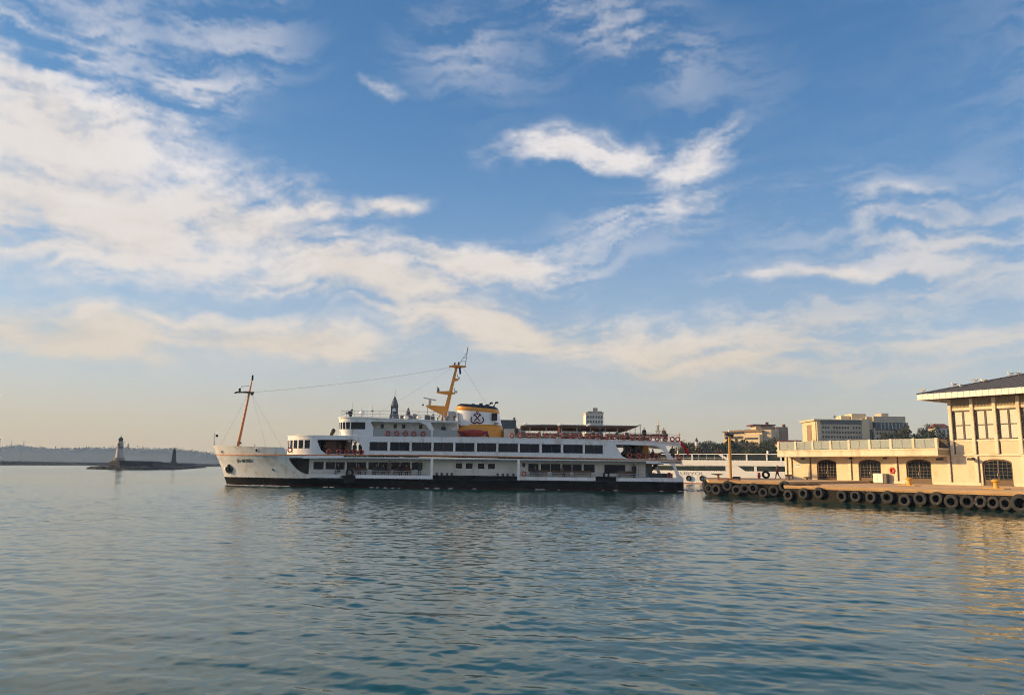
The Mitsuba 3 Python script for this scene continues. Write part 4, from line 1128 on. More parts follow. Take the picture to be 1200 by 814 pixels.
def ring(x, z, label, group, y=FY - .09):
    single('life_ring', RING, 'ring', label, 'life ring', group, tw=T().translate([x, y, z]).rotate([0, 1, 0], float(rng.uniform(0, 90))))


for k, (x, z) in enumerate([(-14.79, 6.46), (-13.74, 6.47), (-12.71, 6.47), (-11.68, 6.47), (-10.56, 6.47)]):
    ring(x, z, f'{ORD[k]} red life ring from the left on the grey screen of the bridge gallery', 'life rings on the bridge gallery')
for k, x in enumerate([.12, 1.1, 2.17, 3.15, 4.27, 5.25, 6.22, 7.38, 8.33, 9.38, 10.44, 11.51, 12.44, 13.5, 14.57, 15.59, 16.61, 17.57, 18.54, 19.38, 20.03]):
    z = float(np.interp(x, [0, 4.3, 10.4, 20], [6.37, 6.40, 6.34, 6.14]))
    ring(x, z, f'{ORD[k]} red life ring from the funnel on the top deck rail', 'life rings along the top deck rail')
for k, (x, z) in enumerate([(-21.79, 4.19), (-20.61, 4.2), (-19.64, 4.22), (-18.67, 4.21), (-17.9, 4.2)]):
    ring(x, z, f'{ORD[k]} red life ring from the bow in the open forward gallery', 'life rings in the forward gallery')
for k, (x, z) in enumerate([(14.21, 4.2), (15.31, 4.13), (16.35, 4.1), (17.43, 4.07)]):
    ring(x, z, f'{ORD[k]} red life ring from the left in the open aft gallery', 'life rings in the aft gallery')
ring(20.2, 3.98, 'red life ring in the small opening at the very stern', 'single life rings')
ring(18.92, 1.88, 'red life ring low down at the stern opening of the main deck', 'single life rings')
ring(1.6, 1.85, 'life ring on the main deck rail just right of the boarding gap', 'single life rings')
ring(-26.9, 4.38, 'life ring on the curved front of the bow saloon', 'single life rings', y=95.0)

g = np.random.default_rng(8)
fo = []
for k in range(170):
    if k >= 150:
        x = g.uniform(-27, 20.5)
        y = CY - float(half_beam(x, 0)) - .12 - abs(g.normal(0, .12))
    elif k < 90:
        x = -35.9 + 9 * g.random() ** 1.6
        y = CY - float(half_beam(x, 0)) - .1 - abs(g.normal(0, .35))
    else:
        x = 20.9 + abs(g.normal(0, 2.6))  # flecks aft stand in for the white boat's reflection
        y = CY + g.uniform(-6, 5)
    b_ = trimesh.creation.icosphere(1, 1.0)
    b_.apply_scale([g.uniform(.08, .35), g.uniform(.06, .16), .035])
    fo.append(b_.apply_translation([x, y, .03]))
mat('foam', (.70, .73, .73), .8, .2)  # also colours the flecks painted for the boat's reflection
scene['foam_and_reflection'] = ply(cat(fo), 'm_foam', True)
labels['foam_and_reflection'] = {'label': 'flecks of white foam along the ferry waterline, painted boat reflection at the stern', 'kind': 'stuff'}

lb = thing('lifeboat', 'dark red lifeboat lying beside the yellow funnel base', 'lifeboat')
rings_ = []
for t_ in np.linspace(0, 1, 15):
    x = -6.6 + 3.75 * t_
    w = .85 * (1 - abs(2 * t_ - 1) ** 2.6) + .03
    d_ = .60 * (1 - abs(2 * t_ - 1) ** 3) + .06
    a = np.linspace(math.pi, 2 * math.pi, 12)
    up_ = .18 * abs(2 * t_ - 1) ** 2
    rings_.append(np.stack([np.full(12, x), 95.2 + w * np.cos(a), 6.72 + up_ + d_ * np.sin(a)], 1))
part(lb, 'hull', loft(rings_), 'lifeboat', smooth=40)
part(lb, 'cover', loft([np.stack([np.full(9, x), 95.2 + w * np.cos(a_), 6.76 + h_ * np.sin(a_)], 1) for x, w, h_ in [(-6.4, .1, .05), (-5.9, .62, .25), (-4.8, .8, .36), (-3.7, .66, .3), (-3.1, .15, .1)] for a_ in [np.linspace(0, math.pi, 9)]]), 'lifeboat', smooth=40)
part(lb, 'gunwale', tube([(-6.6 + 3.75 * t_, 95.2 - (.86 * (1 - abs(2 * t_ - 1) ** 2.6) + .03), 6.74 + .18 * abs(2 * t_ - 1) ** 2) for t_ in np.linspace(0, 1, 15)], .05, 5), 'red')
for x in (-6.1, -3.0):
    part(lb, 'cradle', prism([(x - .12, 5.92), (x + .5, 5.92), (x + .1, 6.9), (x - .05, 6.9)], 94.5, 94.62), 'maroon')

TYRE_P = [(.30, -.15), (.33, -.17), (.48, -.175), (.55, -.14), (.575, -.06), (.575, .06), (.55, .14), (.48, .175), (.33, .17), (.30, .15), (.30, -.15)]
TYRE = ply(lathe(TYRE_P, 26), None, 40)
ft = thing('tyre_fender', 'black tyre fender strapped to the ferry side below the forward gallery', 'tyre')
part(ft, 'tyre', TYRE, 'rubber_black', tw=T().translate([-19.15, FY - .22, 1.75]).rotate([1, 0, 0], 90).scale(.85))
part(ft, 'pad', cat(rbox(-19.75, -18.5, FY - .16, FY - .02, .55, 1.45, .04), hull([(-20.3, FY - .1, 1.28, .06), (-19.6, FY - .1, 1.35, .1), (-19.6, FY - .1, 1.1, .08)])), 'rubber_black')
single('tyre_fender', TYRE, 'rubber_black', 'black tyre hung above the fender pad near the ferry stern', 'tyre', tw=T().translate([11.4, FY - .2, 1.82]).rotate([1, 0, 0], 90).scale(.7))
# ------------------------------------------------------------------ people


def person_meshes(pose):
    """(body, jacket, trousers, hair) for a standing, walking or sitting figure 1.74 m tall, facing -y, feet at the origin."""
    if pose == 'sit':
        hip, knee, foot = .50, (.46, .50), (.44, .06)
        J = {'hipL': (-.10, 0, .50), 'hipR': (.10, 0, .50), 'knL': (-.12, -.44, .50), 'knR': (.12, -.44, .50), 'anL': (-.12, -.46, .08), 'anR': (.12, -.46, .08), 'toL': (-.12, -.62, .04), 'toR': (.12, -.62, .04)}
        sh = 1.02
        ar = {'elL': (-.25, -.06, .76), 'elR': (.25, -.06, .76), 'wrL': (-.16, -.28, .66), 'wrR': (.16, -.28, .66)}
    else:
        w = .26 if pose == 'walk' else .03
        J = {'hipL': (-.10, 0, .90), 'hipR': (.10, 0, .90), 'knL': (-.11, -w * .7, .49), 'knR': (.11, w * .35, .49), 'anL': (-.11, -w, .08), 'anR': (.11, w * 1.3, .10), 'toL': (-.12, -w - .16, .04), 'toR': (.12, w * 1.3 - .14, .05)}
        sh = 1.42
        ar = {'elL': (-.24, .08 + w * .3, 1.13), 'elR': (.24, .02 - w * .3, 1.13), 'wrL': (-.22, -.02 + w * .4, .88), 'wrR': (.22, -.08 - w * .5, .90)}
    hz = J['hipL'][2]
    b = lambda p, r: (*p, r)
    nk, hd = (0, -.01, sh + .06), (0, -.03, sh + .20)
    body = [hull([b((-.08, 0, hz + .03), .11), b((.08, 0, hz + .03), .11), b((-.13, 0, sh - .12), .10), b((.13, 0, sh - .12), .10), b((-.16, 0, sh - .02), .06), b((.16, 0, sh - .02), .06)]), hull([b(nk, .055), b(hd, .055)]),
            hull([b(hd, .085), b((0, -.01, sh + .25), .085), b((0, -.07, sh + .14), .045)]), hull([b((0, -.115, sh + .19), .012), b((0, -.09, sh + .22), .012)])]
    legs, arms_ = [], []
    for s in 'LR':
        legs += [hull([b(J['hip' + s], .095), b(J['kn' + s], .062)]), hull([b(J['kn' + s], .062), b(J['an' + s], .042)])]
        body += [hull([b(J['an' + s], .045), b(J['to' + s], .035)])]
        sx = -.17 if s == 'L' else .17
        arms_ += [hull([b((sx, 0, sh - .03), .06), b(ar['el' + s], .048)]), hull([b(ar['el' + s], .048), b(ar['wr' + s], .034)])]
        wx, wy, wz_ = ar['wr' + s]
        body += [hull([b((wx, wy, wz_), .03), b((wx, wy - .02, wz_ - .08), .032), b((wx, wy - .03, wz_ - .15), .02)])]
    def one(ms, grow=0.0):
        man = None
        for m in ms:
            q = m3.Manifold(m3.Mesh(np.asarray(m.vertices, np.float32), np.asarray(m.faces, np.uint32)))
            man = q if man is None else man + q
        k = man.to_mesh()
        t_ = trimesh.Trimesh(k.vert_properties[:, :3], k.tri_verts, process=True)
        if grow:
            t_.vertices = t_.vertices + t_.vertex_normals * grow
        return t_
    torso = hull([b((-.10, 0, hz - .08), .12), b((.10, 0, hz - .08), .12), b((-.13, 0, sh - .12), .115), b((.13, 0, sh - .12), .115), b((-.155, 0, sh - .02), .075), b((.155, 0, sh - .02), .075)])
    hair = hull([b((0, .0, sh + .265), .092), b((0, .03, sh + .20), .085)])
    return ply(one(body + legs + arms_), None, 50), ply(one([torso] + arms_, .018), None, 50), ply(one(legs, .016), None, 50), ply(hair, None, 50)


FIG = {p: person_meshes(p) for p in ('stand', 'walk', 'sit')}


def person(x, y, z, pose, face, label, group=None, c=None, s=1.0):
    t = thing('person', label, 'person', group)
    tw = T().translate([x, y, z]).rotate([0, 0, 1], face).scale(s)
    c = int(rng.integers(0, 5)) if c is None else c
    b_, j, tr, h = FIG[pose]
    part(t, 'body', b_, 'skin', tw=tw)
    part(t, 'jacket', j, f'cloth{c}', tw=tw)
    part(t, 'trousers', tr, f'cloth{(c * 2 + 1) % 5}', tw=tw)
    part(t, 'hair', h, 'hair', tw=tw)
    return t


NAME = ['black', 'slate blue', 'dark red', 'tan', 'dark green']
for i, (x, y, p) in enumerate([(-22.6, 95.0, 'sit'), (-20.9, 95.6, 'sit'), (-20.1, 94.9, 'sit'), (-19.3, 96.3, 'stand'), (-18.3, 94.7, 'stand'), (-17.9, 97.5, 'sit')]):
    c = i % 5
    person(x, y, 3.62, p, float(rng.uniform(-60, 60)), f'{ORD[i]} passenger from the left in the open forward gallery, {"sitting" if p == "sit" else "standing"} in {NAME[c]}', 'passengers in the forward gallery', c)
for i, (x, y, p) in enumerate([(-20.8, 94.6, 'sit'), (-18.4, 94.65, 'sit'), (-16.2, 94.6, 'sit'), (-15.4, 94.65, 'sit'), (-14.6, 94.3, 'stand'), (-13.4, 94.6, 'sit'), (-12.6, 94.65, 'sit'), (-11.0, 94.4, 'stand'), (3.0, 94.65, 'sit'), (6.2, 94.65, 'sit'), (14.9, 94.4, 'stand')]):
    c = (i * 2) % 5
    person(x, y, 1.45, p, float(rng.uniform(-30, 30)), f'{ORD[i]} passenger from the bow on the main deck gallery, {"sitting" if p == "sit" else "standing"} in {NAME[c]}', 'passengers in the main deck gallery', c)
for i, (x, y, p) in enumerate([(.65, 94.5, 'stand'), (3.5, 95.2, 'sit'), (5.9, 94.8, 'stand'), (8.5, 95.6, 'stand'), (10.0, 94.7, 'sit'), (10.9, 95.2, 'stand'), (12.9, 94.8, 'sit'), (14.1, 94.6, 'sit'), (16.2, 94.5, 'stand'), (18.6, 94.6, 'stand'), (19.0, 95.4, 'sit')]):
    c = (i * 3 + 1) % 5
    person(x, y, 5.92, p, float(rng.uniform(-60, 60)), f'{ORD[i]} passenger from the funnel on the aft top deck, {"sitting" if p == "sit" else "standing"} in {NAME[c]}', 'passengers on the top deck', c, .92)
for i, (x, y, p) in enumerate([(14.6, 95.0, 'sit'), (15.8, 96.0, 'stand'), (17.3, 95.0, 'sit'), (19.8, 95.5, 'stand')]):
    person(x, y, 3.62, p, float(rng.uniform(-60, 60)), f'{ORD[i]} passenger from the left in the open aft gallery, {"sitting" if p == "sit" else "standing"} in {NAME[i]}', 'passengers in the aft gallery', i)
person(-8.2, 94.3, 5.92, 'stand', 20, 'crew member standing in the bridge gallery opening beside the lifeboat', None, 1)

# ------------------------------------------------------------------ the moored white boat
BH = np.array([.866, -.5])
W = thing('excursion_boat', 'white two-deck excursion boat moored behind the pier in full sun', 'boat')
BO = np.array([33.2, 150.0])
BT = np.array([[BH[0], -BH[1], 0, BO[0]], [BH[1], BH[0], 0, BO[1]], [0, 0, 1, 0], [0, 0, 0, 1.0]])


def wpart(name, m, bsdf, **k):
    m = m.copy()
    m.apply_transform(BT)
    return part(W, name, m, bsdf, **k)


def bw_h(x, z):          # half beam of the boat: bow at x = 27
    t_ = np.clip((26.5 + .5 * np.asarray(z) - np.asarray(x, float)) / 9.0, 0, 1)
    return 3.4 * (1 - (1 - t_) ** 2.2)


def wside(poly, sg_=-1, off=0.0, thick=.06, step=.7):
    return bent(poly, thick, lambda u, h, z: (u, 3.4 + sg_ * (bw_h(u, z) + off - h)), step)


hullp = sg.Polygon([(-8, -1), (26.0, -1), (27.6, 2.3), (-8, 2.3)])
wpart('hull', cat(wside(sg.Polygon([(-8, .12), (26.4, .12), (27.6, 2.35), (-8, 2.35)])), wside(sg.Polygon([(-8, .12), (26.4, .12), (27.6, 2.35), (-8, 2.35)]), 1), box(-8.05, -8, 0.1, 6.7, -1, 3.3)), 'white_clean')
wpart('boot_top', cat(wside(sg.Polygon([(-8, -1), (26, -1), (26.3, .12), (-8, .12)]), -1, .03), wside(sg.Polygon([(-8, -1), (26, -1), (26.3, .12), (-8, .12)]), 1, .03)), 'lifeboat')
low = sg.box(-8, 2.3, 22.5, 3.5).difference(sg.Polygon([(-6, 2.42), (8.0, 2.42), (8.0, 3.3), (-6, 3.3)])).difference(sg.Polygon([(10.3, 3.32), (13.2, 3.32), (13.2, 2.42), (11.6, 2.42)])).difference(sg.box(13.7, 2.42, 22.2, 3.32))
wpart('lower_cabin', wside(low), 'white_clean')
wpart('lower_cabin', wside(low, 1), 'white_clean')
for a, b_ in [(-6, -3.2), (-3.1, -.2), (-.1, 1.7), (1.8, 3.4), (3.5, 5.6), (5.7, 8.0), (13.7, 16.4), (16.5, 19.2), (19.3, 22.2)]:
    wpart('lower_window', wside(sg.box(a, 2.38, b_, 3.36), -1, -.08, .04), 'boat_glass')
wpart('raked_window', wside(sg.box(10.2, 2.38, 13.3, 3.36), -1, -.10, .04), 'boat_glass')
wpart('upper_bulwark', cat(wside(sg.Polygon([(-8.2, 3.4), (22.0, 3.4), (22.6, 4.35), (-8.2, 4.45)]), -1, .1), wside(sg.Polygon([(-8.2, 3.4), (22.0, 3.4), (22.6, 4.35), (-8.2, 4.45)]), 1, .1)), 'white_clean')
wpart('upper_deck', slab(sg.Polygon([(x, 3.4 - float(bw_h(x, 3.4)) + .1) for x in np.linspace(-8, 25, 30)] + [(x, 3.4 + float(bw_h(x, 3.4)) - .1) for x in np.linspace(25, -8, 30)]), 3.4, 3.5), 'white_clean')
wpart('roof', slab(sg.Polygon([(x, 3.4 - float(bw_h(x, 3.4)) + .05) for x in np.linspace(-8, 19.5, 24)] + [(x, 3.4 + float(bw_h(x, 3.4)) - .05) for x in np.linspace(19.5, -8, 24)]), 5.45, 5.62), 'white_clean')
for x in (-5.5, 1.65, 8.4, 11.9, 15.5, 18.0):
    wpart('roof_post', box(x - .13, x + .13, .12, .3, 4.3, 5.46), 'white_clean')
wpart('brace', prism([(6.6, 5.46), (7.3, 5.46), (9.2, 4.3), (8.3, 4.3)], .14, .3), 'white_clean')
wpart('upper_saloon', cat(box(-7.6, 8, .5, 6.3, 3.5, 5.44)), 'boat_glass')
wpart('upper_glazing', cat(box(9.2, 17.8, .35, .4, 4.3, 5.45)), 'boat_glass')
scr = loft([[(18.0, .3, 5.45), (18.0, 6.5, 5.45), (18.0, 6.5, 4.3), (18.0, .3, 4.3)], [(19.8, .6, 5.45), (19.8, 6.2, 5.45), (23.4, 5.4, 4.36), (23.4, 1.4, 4.36)]])
wpart('windscreen', scr, 'pane', label='raked windscreen with blue sky reflection put into its colour at the front of the upper deck')
wpart('fore_deck', slab(sg.Polygon([(x, 3.4 - float(bw_h(x, 2.3)) + .05) for x in np.linspace(15, 27, 20)] + [(x, 3.4 + float(bw_h(x, 2.3)) - .05) for x in np.linspace(27, 15, 20)]), 2.2, 2.3), 'white_clean')
wpart('rail', cat(tube([(-8, .05, 4.75), (8, .05, 4.75)], .03, 4), *[tube([(x, .05, 4.4), (x, .05, 5.5)], .025, 4) for x in np.arange(-7.5, 8, 1.5)]), 'white_clean')
tt = meshkit.text_mesh('TURYOL', .55, .02)
tt.apply_scale([5.6 / tt.bounds[1, 0], 1, 1])
tt.apply_transform(np.array([[1, 0, 0, -1.7], [0, 0, -1, -.03], [0, 1, 0, 1.62], [0, 0, 0, 1.0]]))
wpart('lettering', tt, 'lettering', label='pale grey lettering along the hull side')
wpart('green_stripe', box(5.3, 7.4, -.05, -.01, 1.72, 1.92), 'green')
wpart('roof_light', cat(box(15.3, 15.6, 1.0, 1.3, 5.62, 6.2), box(18.3, 18.6, 1.0, 1.3, 5.62, 6.0), box(-1.6, -1.45, 1, 1.15, 5.62, 6.3)), 'white_clean')
for k, x in enumerate((1.0, 3.6)):
    p_ = BT @ np.array([x, -.22, .98, 1])
    single('tyre_fender', TYRE, 'rubber_black', f'{["left", "right"][k]} one of two black tyres hung on the white boat hull', 'tyre', 'tyres on the white boat', tw=T().translate(p_[:3].tolist()).rotate([0, 0, 1], -30).rotate([1, 0, 0], 90).scale(.92))

# ------------------------------------------------------------------ quay and pier head
E_ = np.array([.553, -.833])
E_ /= np.linalg.norm(E_)
B_ = np.array([-E_[1], E_[0]])            # into the building
BO_ = np.array([45.0, 87.707])
BM = np.array([[E_[0], B_[0], 0, BO_[0]], [E_[1], B_[1], 0, BO_[1]], [0, 0, 1, 0], [0, 0, 0, 1.0]])
QD = 28.3                                  # quay edge in front of the wall
L2 = lambda a, b_: tuple((BO_ + a * E_ + b_ * B_).tolist())
QZ, PZ = 1.25, 1.5
q_left = 4.35                              # left end of the quay front, along the wall's direction
quay = sg.Polygon([L2(q_left, -QD), L2(75, -QD), L2(75, 40), L2(-16.9, 40), L2(-16.9, -2), L2(q_left - 1.5, -QD + 9)])
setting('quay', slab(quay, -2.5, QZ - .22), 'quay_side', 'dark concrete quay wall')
labels['quay']['label'] = 'long dark concrete quay in front of the terminal'
lip = quay.buffer(-.0)
part('quay', 'paving', slab(quay.buffer(-.02), QZ - .215, QZ), 'paving')
part('quay', 'kerb', slab(sg.LineString([L2(q_left, -QD + .16), L2(75, -QD + .16)]).buffer(.18, cap_style=2), QZ - .12, QZ + .05), 'paving')
pier = sg.Polygon([(19.9, 78.9), (26.4, 74.4), (30.5, 79), (46, 96), (46, 118), (29.5, 112), (26.5, 107)])
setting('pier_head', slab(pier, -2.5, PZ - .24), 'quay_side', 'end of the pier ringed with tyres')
part('pier_head', 'paving', slab(pier.buffer(-.02), PZ - .235, PZ), 'paving')
part('pier_head', 'kerb', cat(slab(sg.LineString([(20.1, 79.1), (26.4, 74.8)]).buffer(.16, cap_style=2), PZ - .12, PZ + .04)), 'paving')
for k, (x, y, r_) in enumerate([(21.0, 79.3, .5), (22.2, 78.6, .35), (21.6, 80.6, .4)]):
    part('pier_head', 'broken_slab', hull([(x, y, PZ + .0, .12), (x + r_ * 1.6, y - .5, PZ + .02, .16), (x + r_, y + .8, PZ + .06, .12)]), 'rust')


def hang(x, y, z, face, s, label, group):
    single('tyre_fender', TYRE, 'rubber', label, 'tyre', group, tw=T().translate([x, y, z]).rotate([0, 0, 1], face).rotate([1, 0, 0], 90 + float(rng.uniform(-9, 7))).rotate([0, 1, 0], float(rng.uniform(-7, 7))).rotate([0, 0, 1], float(rng.uniform(0, 360))).scale(s * float(rng.uniform(.74, .84))))


g = np.random.default_rng(31)
pe0, pe1 = np.array([19.9, 78.9]), np.array([26.4, 74.4])
pd_ = (pe1 - pe0) / np.linalg.norm(pe1 - pe0)
pn_ = np.array([pd_[1], -pd_[0]])
pf = math.degrees(math.atan2(pd_[1], pd_[0]))
PT = [(.02, .72, 1.0), (.115, .62, 1.1), (.26, 1.02, 1.05), (.375, .62, 1.1), (.48, .82, 1.05), (.585, .84, 1.08), (.70, .45, 1.08), (.83, .66, 1.08), (.955, 1.08, 1.2)]
for k, (t_, z, s) in enumerate(PT):
    p_ = pe0 + (pe1 - pe0) * t_ + pn_ * .25
    hang(p_[0], p_[1], z, pf, s, f'{ORD[k]} hanging tyre from the left along the pier head', 'tyres along the pier head')
for k, (x, y, z) in enumerate([(19.8, 80.0, .75), (20.15, 81.6, .9)]):
    hang(x, y, z, 78, 1.0, f'{["nearer", "farther"][k]} tyre on the left end face of the pier head', 'tyres along the pier head')
QT = [(5.0, .42, 1.0), (6.5, .60, 1.05), (8.0, .70, 1.05), (10.1, .52, 1.0), (11.3, .55, 1.02), (12.6, .52, 1.05), (13.95, .58, 1.08), (15.3, .38, 1.08), (16.5, .56, 1.1), (17.7, .60, 1.08), (18.75, .45, 1.08),
      (19.85, .50, 1.05), (20.75, .52, 1.05), (21.55, .48, 1.05), (22.35, .46, 1.08), (23.25, .52, 1.3), (24.15, .55, 1.12), (24.95, .54, 1.12), (25.7, .28, .92), (26.4, .46, 1.12), (27.2, .42, 1.12), (28.0, .50, 1.12), (28.9, .45, 1.1), (29.8, .5, 1.1), (30.7, .5, 1.1)]
qf = math.degrees(math.atan2(E_[1], E_[0]))
for k, (a, z, s) in enumerate(QT):
    x, y = L2(a, -QD - .24)
    hang(x, y, z + .05, qf, s, f'{ORD[k]} hanging tyre from the left along the quay front', 'tyres along the quay front')

# bollards, post, small things on the quay
bol = ply(lathe([(0, 0), (.24, 0), (.22, .12), (.2, .42), (.22, .5), (.33, .56), (.33, .66), (.24, .74), (0, .76)], 16), None, 40)
padm = ply(rbox(-.85, .85, -.6, .6, 0, .07, .02))
for x, y, lb in [(38.3, 75.3, 'left one of two yellow bollards on the quay apron'), (40.0, 64.6, 'right one of two yellow bollards on the quay apron')]:
    t = thing('bollard', lb, 'bollard', 'yellow bollards on the quay')
    part(t, 'post', bol, 'yellow', tw=T().translate([x, y, QZ + .06]).scale(.98))
    part(t, 'pad', padm, 'yellow', tw=T().translate([x, y, QZ]).rotate([0, 0, 1], qf))
tb = ply(cat(lathe([(0, 0), (.2, 0), (.14, .1), (.13, .5), (0, .5)], 12), rbox(-.42, .42, -.12, .12, .46, .62, .04)), None, 40)
for x, y, z, lb in [(24.4, 92, PZ, 'dark T-shaped bollard on the pier beside the yellow post'), (35.6, 94, QZ, 'dark T-shaped bollard near the left end of the terminal'), (32.3, 91, PZ, 'squat dark bollard at the terminal corner')]:
    single('mooring_bollard', tb, 'rust', lb, 'bollard', tw=T().translate([x, y, z]))
t = thing('lamp_post', 'tall yellow post with a dark lamp head on the pier', 'post')
px_, py_ = 24.05, 85.6
part(t, 'shaft', lathe([(0, 0), (.165, 0), (.15, 4.75), (0, 4.75)], 14).apply_translation([px_, py_, PZ]), 'post', smooth=40)
part(t, 'base', rbox(px_ - .3, px_ + .3, py_ - .3, py_ + .3, PZ, PZ + .12), 'rust')
part(t, 'lamp_head', cat(rbox(px_ - .5, px_ + .45, py_ - .2, py_ + .2, PZ + 4.75, PZ + 4.98), rbox(px_ - .3, px_ - .1, py_ - .1, py_ + .1, PZ + 4.98, PZ + 5.2), rbox(px_ + .1, px_ + .4, py_ - .1, py_ + .1, PZ + 4.62, PZ + 4.75)), 'dark')
part(t, 'lamp_globe', trimesh.creation.icosphere(2, .14).apply_translation([px_, py_, PZ + 5.3]), 'white_clean')
person(35.3, 103.5, PZ, 'walk', -100, 'man in a dark red jacket and black trousers walking along the pier', None, 2, 1.0)
t = thing('hydrant', 'small red hydrant on the pier left of the walking man', 'hydrant')
part(t, 'barrel', lathe([(0, 0), (.22, 0), (.16, .06), (.15, .55), (.22, .6), (.17, .76), (0, .82)], 12).apply_translation([33.0, 104, PZ]), 'red', smooth=40)
part(t, 'outlet', rbox(32.72, 33.28, 103.9, 104.1, PZ + .3, PZ + .44), 'red')
single('old_tyre', TYRE, 'rubber_black', 'black tyre leaning beside the red hydrant on the pier', 'tyre', tw=T().translate([33.75, 103.5, PZ + .52]).rotate([1, 0, 0], 78).scale(.92))
single('rope_coil', cat([trimesh.creation.torus(.5 - .06 * k, .06, 20, 6).apply_translation([27.4, 95, PZ + .06 + .09 * k]) for k in range(3)]), 'rope', 'dark coil of rope on the pier right of the yellow post', 'rope')

# ------------------------------------------------------------------ the terminal
TB = thing('terminal_building', 'cream ferry terminal with arched doors and a raised glazed upper hall', 'building')


def loc(m):
    m = m.copy()
    m.apply_transform(BM)
    return m


def tpart(name, m, bsdf, parent=None, **k):
    return part(parent or TB, name, loc(m), bsdf, **k)


WZ = 4.35
DOORS = [(-12.11, -9.39), (-6.47, -3.65), (-.65, 2.18), (7.5, 10.4), (15.6, 18.5)]
DT = 3.98


def arch(a, b_, z0, z1, rise=.42):
    c, w = (a + b_) / 2, (b_ - a) / 2
    return sg.Polygon([(a, z0)] + [(c - w * math.cos(t_), z1 - rise + rise * math.sin(t_)) for t_ in np.linspace(0, math.pi, 17)] + [(b_, z0)])


wall_ = sg.box(-16.75, QZ, 26, WZ)
for a, b_ in DOORS:
    wall_ = wall_.difference(arch(a, b_, QZ - .1, DT))
tpart('wall', cat(prism(wall_, 0, .4), box(-16.75, -16.35, .41, 24, QZ, WZ), box(-16.3, 26, 23.6, 24, QZ, WZ), box(-16.3, 26, 1.6, 1.7, QZ, WZ)), 'cream')
for x0, x1 in [(-16.7, -12.3), (-9.2, -6.65), (-3.45, -.83), (2.36, 7.3), (10.6, 15.4)]:
    tpart('plinth', box(x0, x1, -.05, -.003, QZ, QZ + .28), 'cream_pale')
for x in (-16.62, -15.9, -13.2, -7.55, -1.8, 4.15, 7.0, 11.5, 19.4):
    tpart('pilaster', rbox(x - .16, x + .16, -.10, -.002, QZ + .29, WZ - .02, .03), 'cream_pale')
    tpart('dark_line', tube([(x + .24, -.07, QZ + .3), (x + .24, -.07, WZ - .05)], .036, 6), 'frame_dark')  # thin dark upright line beside each pilaster
for k, (a, b_) in enumerate(DOORS):
    d = tpart('door', prism(arch(a + .02, b_ - .02, QZ, DT - .02).difference(arch(a + .16, b_ - .16, QZ + .12, DT - .16, .38)), .16, .27), 'brown', label=f'{ORD[k]} arched brown door from the left')
    op = arch(a + .15, b_ - .15, QZ + .1, DT - .15, .38)
    tpart('pane', prism(op, .245, .262), 'glass_dark', d)
    n = 6
    for i in range(1, n):
        x = a + .16 + (b_ - a - .32) * i / n
        w = .06 if i == n // 2 else .022
        tpart('muntin', prism(sg.box(x - w, QZ + .15, x + w, DT).intersection(op), .205, .243), 'brown' if k == 0 or i == 3 else 'frame_dark', d)
    for z in np.arange(QZ + .75, DT - .2, .36):
        tpart('muntin', prism(sg.box(a + .16, z - .022, b_ - .16, z + .022).intersection(op), .200, .2035), 'brown' if k == 0 else 'frame_dark', d)
    tpart('kick_panel', box(a + .16, b_ - .16, .19, .199, QZ + .02, QZ + (.62 if k else .5)), 'brown', d)
    tpart('threshold', box(a, b_, -.12, .1, QZ, QZ + .06), 'grey_dark', d)
    tpart('handle', box((a + b_) / 2 - .1, (a + b_) / 2 - .05, .12, .19, QZ + 1.0, QZ + 1.3), 'steel', d)

# terrace in front of the wall
TC = -2.3
t0, t1 = -16.15, 4.25
TR = tpart('terrace', cat(box(t0, t1, TC, 0 - .005, 4.30, 4.98), box(t0 - .08, t1 + .02, TC - .08, 0, 4.98, 5.14), box(t0 - .04, t1 + .01, TC - .04, 0, 4.36, 4.52)), 'cream_pale')
tpart('soffit', box(t0 + .1, t1 - .1, TC + .1, -.02, 4.27, 4.298), 'cream', TR)
PX = [-16.02, -13.45, -11.0, -8.53, -6.11, -3.52, -.98, 1.6, 4.1]
for x in PX:
    tpart('baluster_post', rbox(x - .14, x + .14, TC + .02, TC + .3, 5.14, 6.22, .02), 'cream_pale')
for x0, x1 in zip(PX[:-1], PX[1:]):
    m_ = (x0 + x1) / 2
    for a, b_ in ((x0 + .17, m_ - .025), (m_ + .025, x1 - .17)):
        tpart('balustrade_panel', box(a, b_, TC + .13, TC + .16, 5.2, 6.12), 'frosted')
    tpart('handrail', box(x0 + .14, x1 - .14, TC + .1, TC + .19, 6.12, 6.17), 'steel')
    tpart('mid_post', box(m_ - .02, m_ + .02, TC + .11, TC + .18, 5.14, 6.12), 'grey_dark')
tpart('end_railing', cat(*[box(t1 - .12, t1 - .08, y, y + .03, 5.14, 6.1) for y in np.arange(TC + .4, -.05, .12)], box(t1 - .14, t1 - .06, TC + .3, -.03, 6.1, 6.16)), 'frame_dark', label='dark railing at the right end of the terrace')
tpart('end_face', box(t1 + .002, t1 + .03, TC + .05, -.05, 4.4, 4.96), 'louver')
tpart('terrace_floor', box(t0 + .1, t1 - .2, TC + .35, 12, 5.141, 5.16), 'panel', TR)
for x in (-13.9, -7.2, -2.9):
    tpart('floodlight', cat(rbox(x - .18, x + .18, -.5, -.2, 4.0, 4.2, .03), box(x - .03, x + .03, -.3, -.0, 4.2, 4.3)), 'dark')
for x in (3.5, 6.75):
    tpart('floodlight', cat(rbox(x - .3, x + .3, -.9, -.35, 3.85, 4.1, .05), box(x - .05, x + .05, -.4, -.0, 4.05, 4.14)), 'dark')

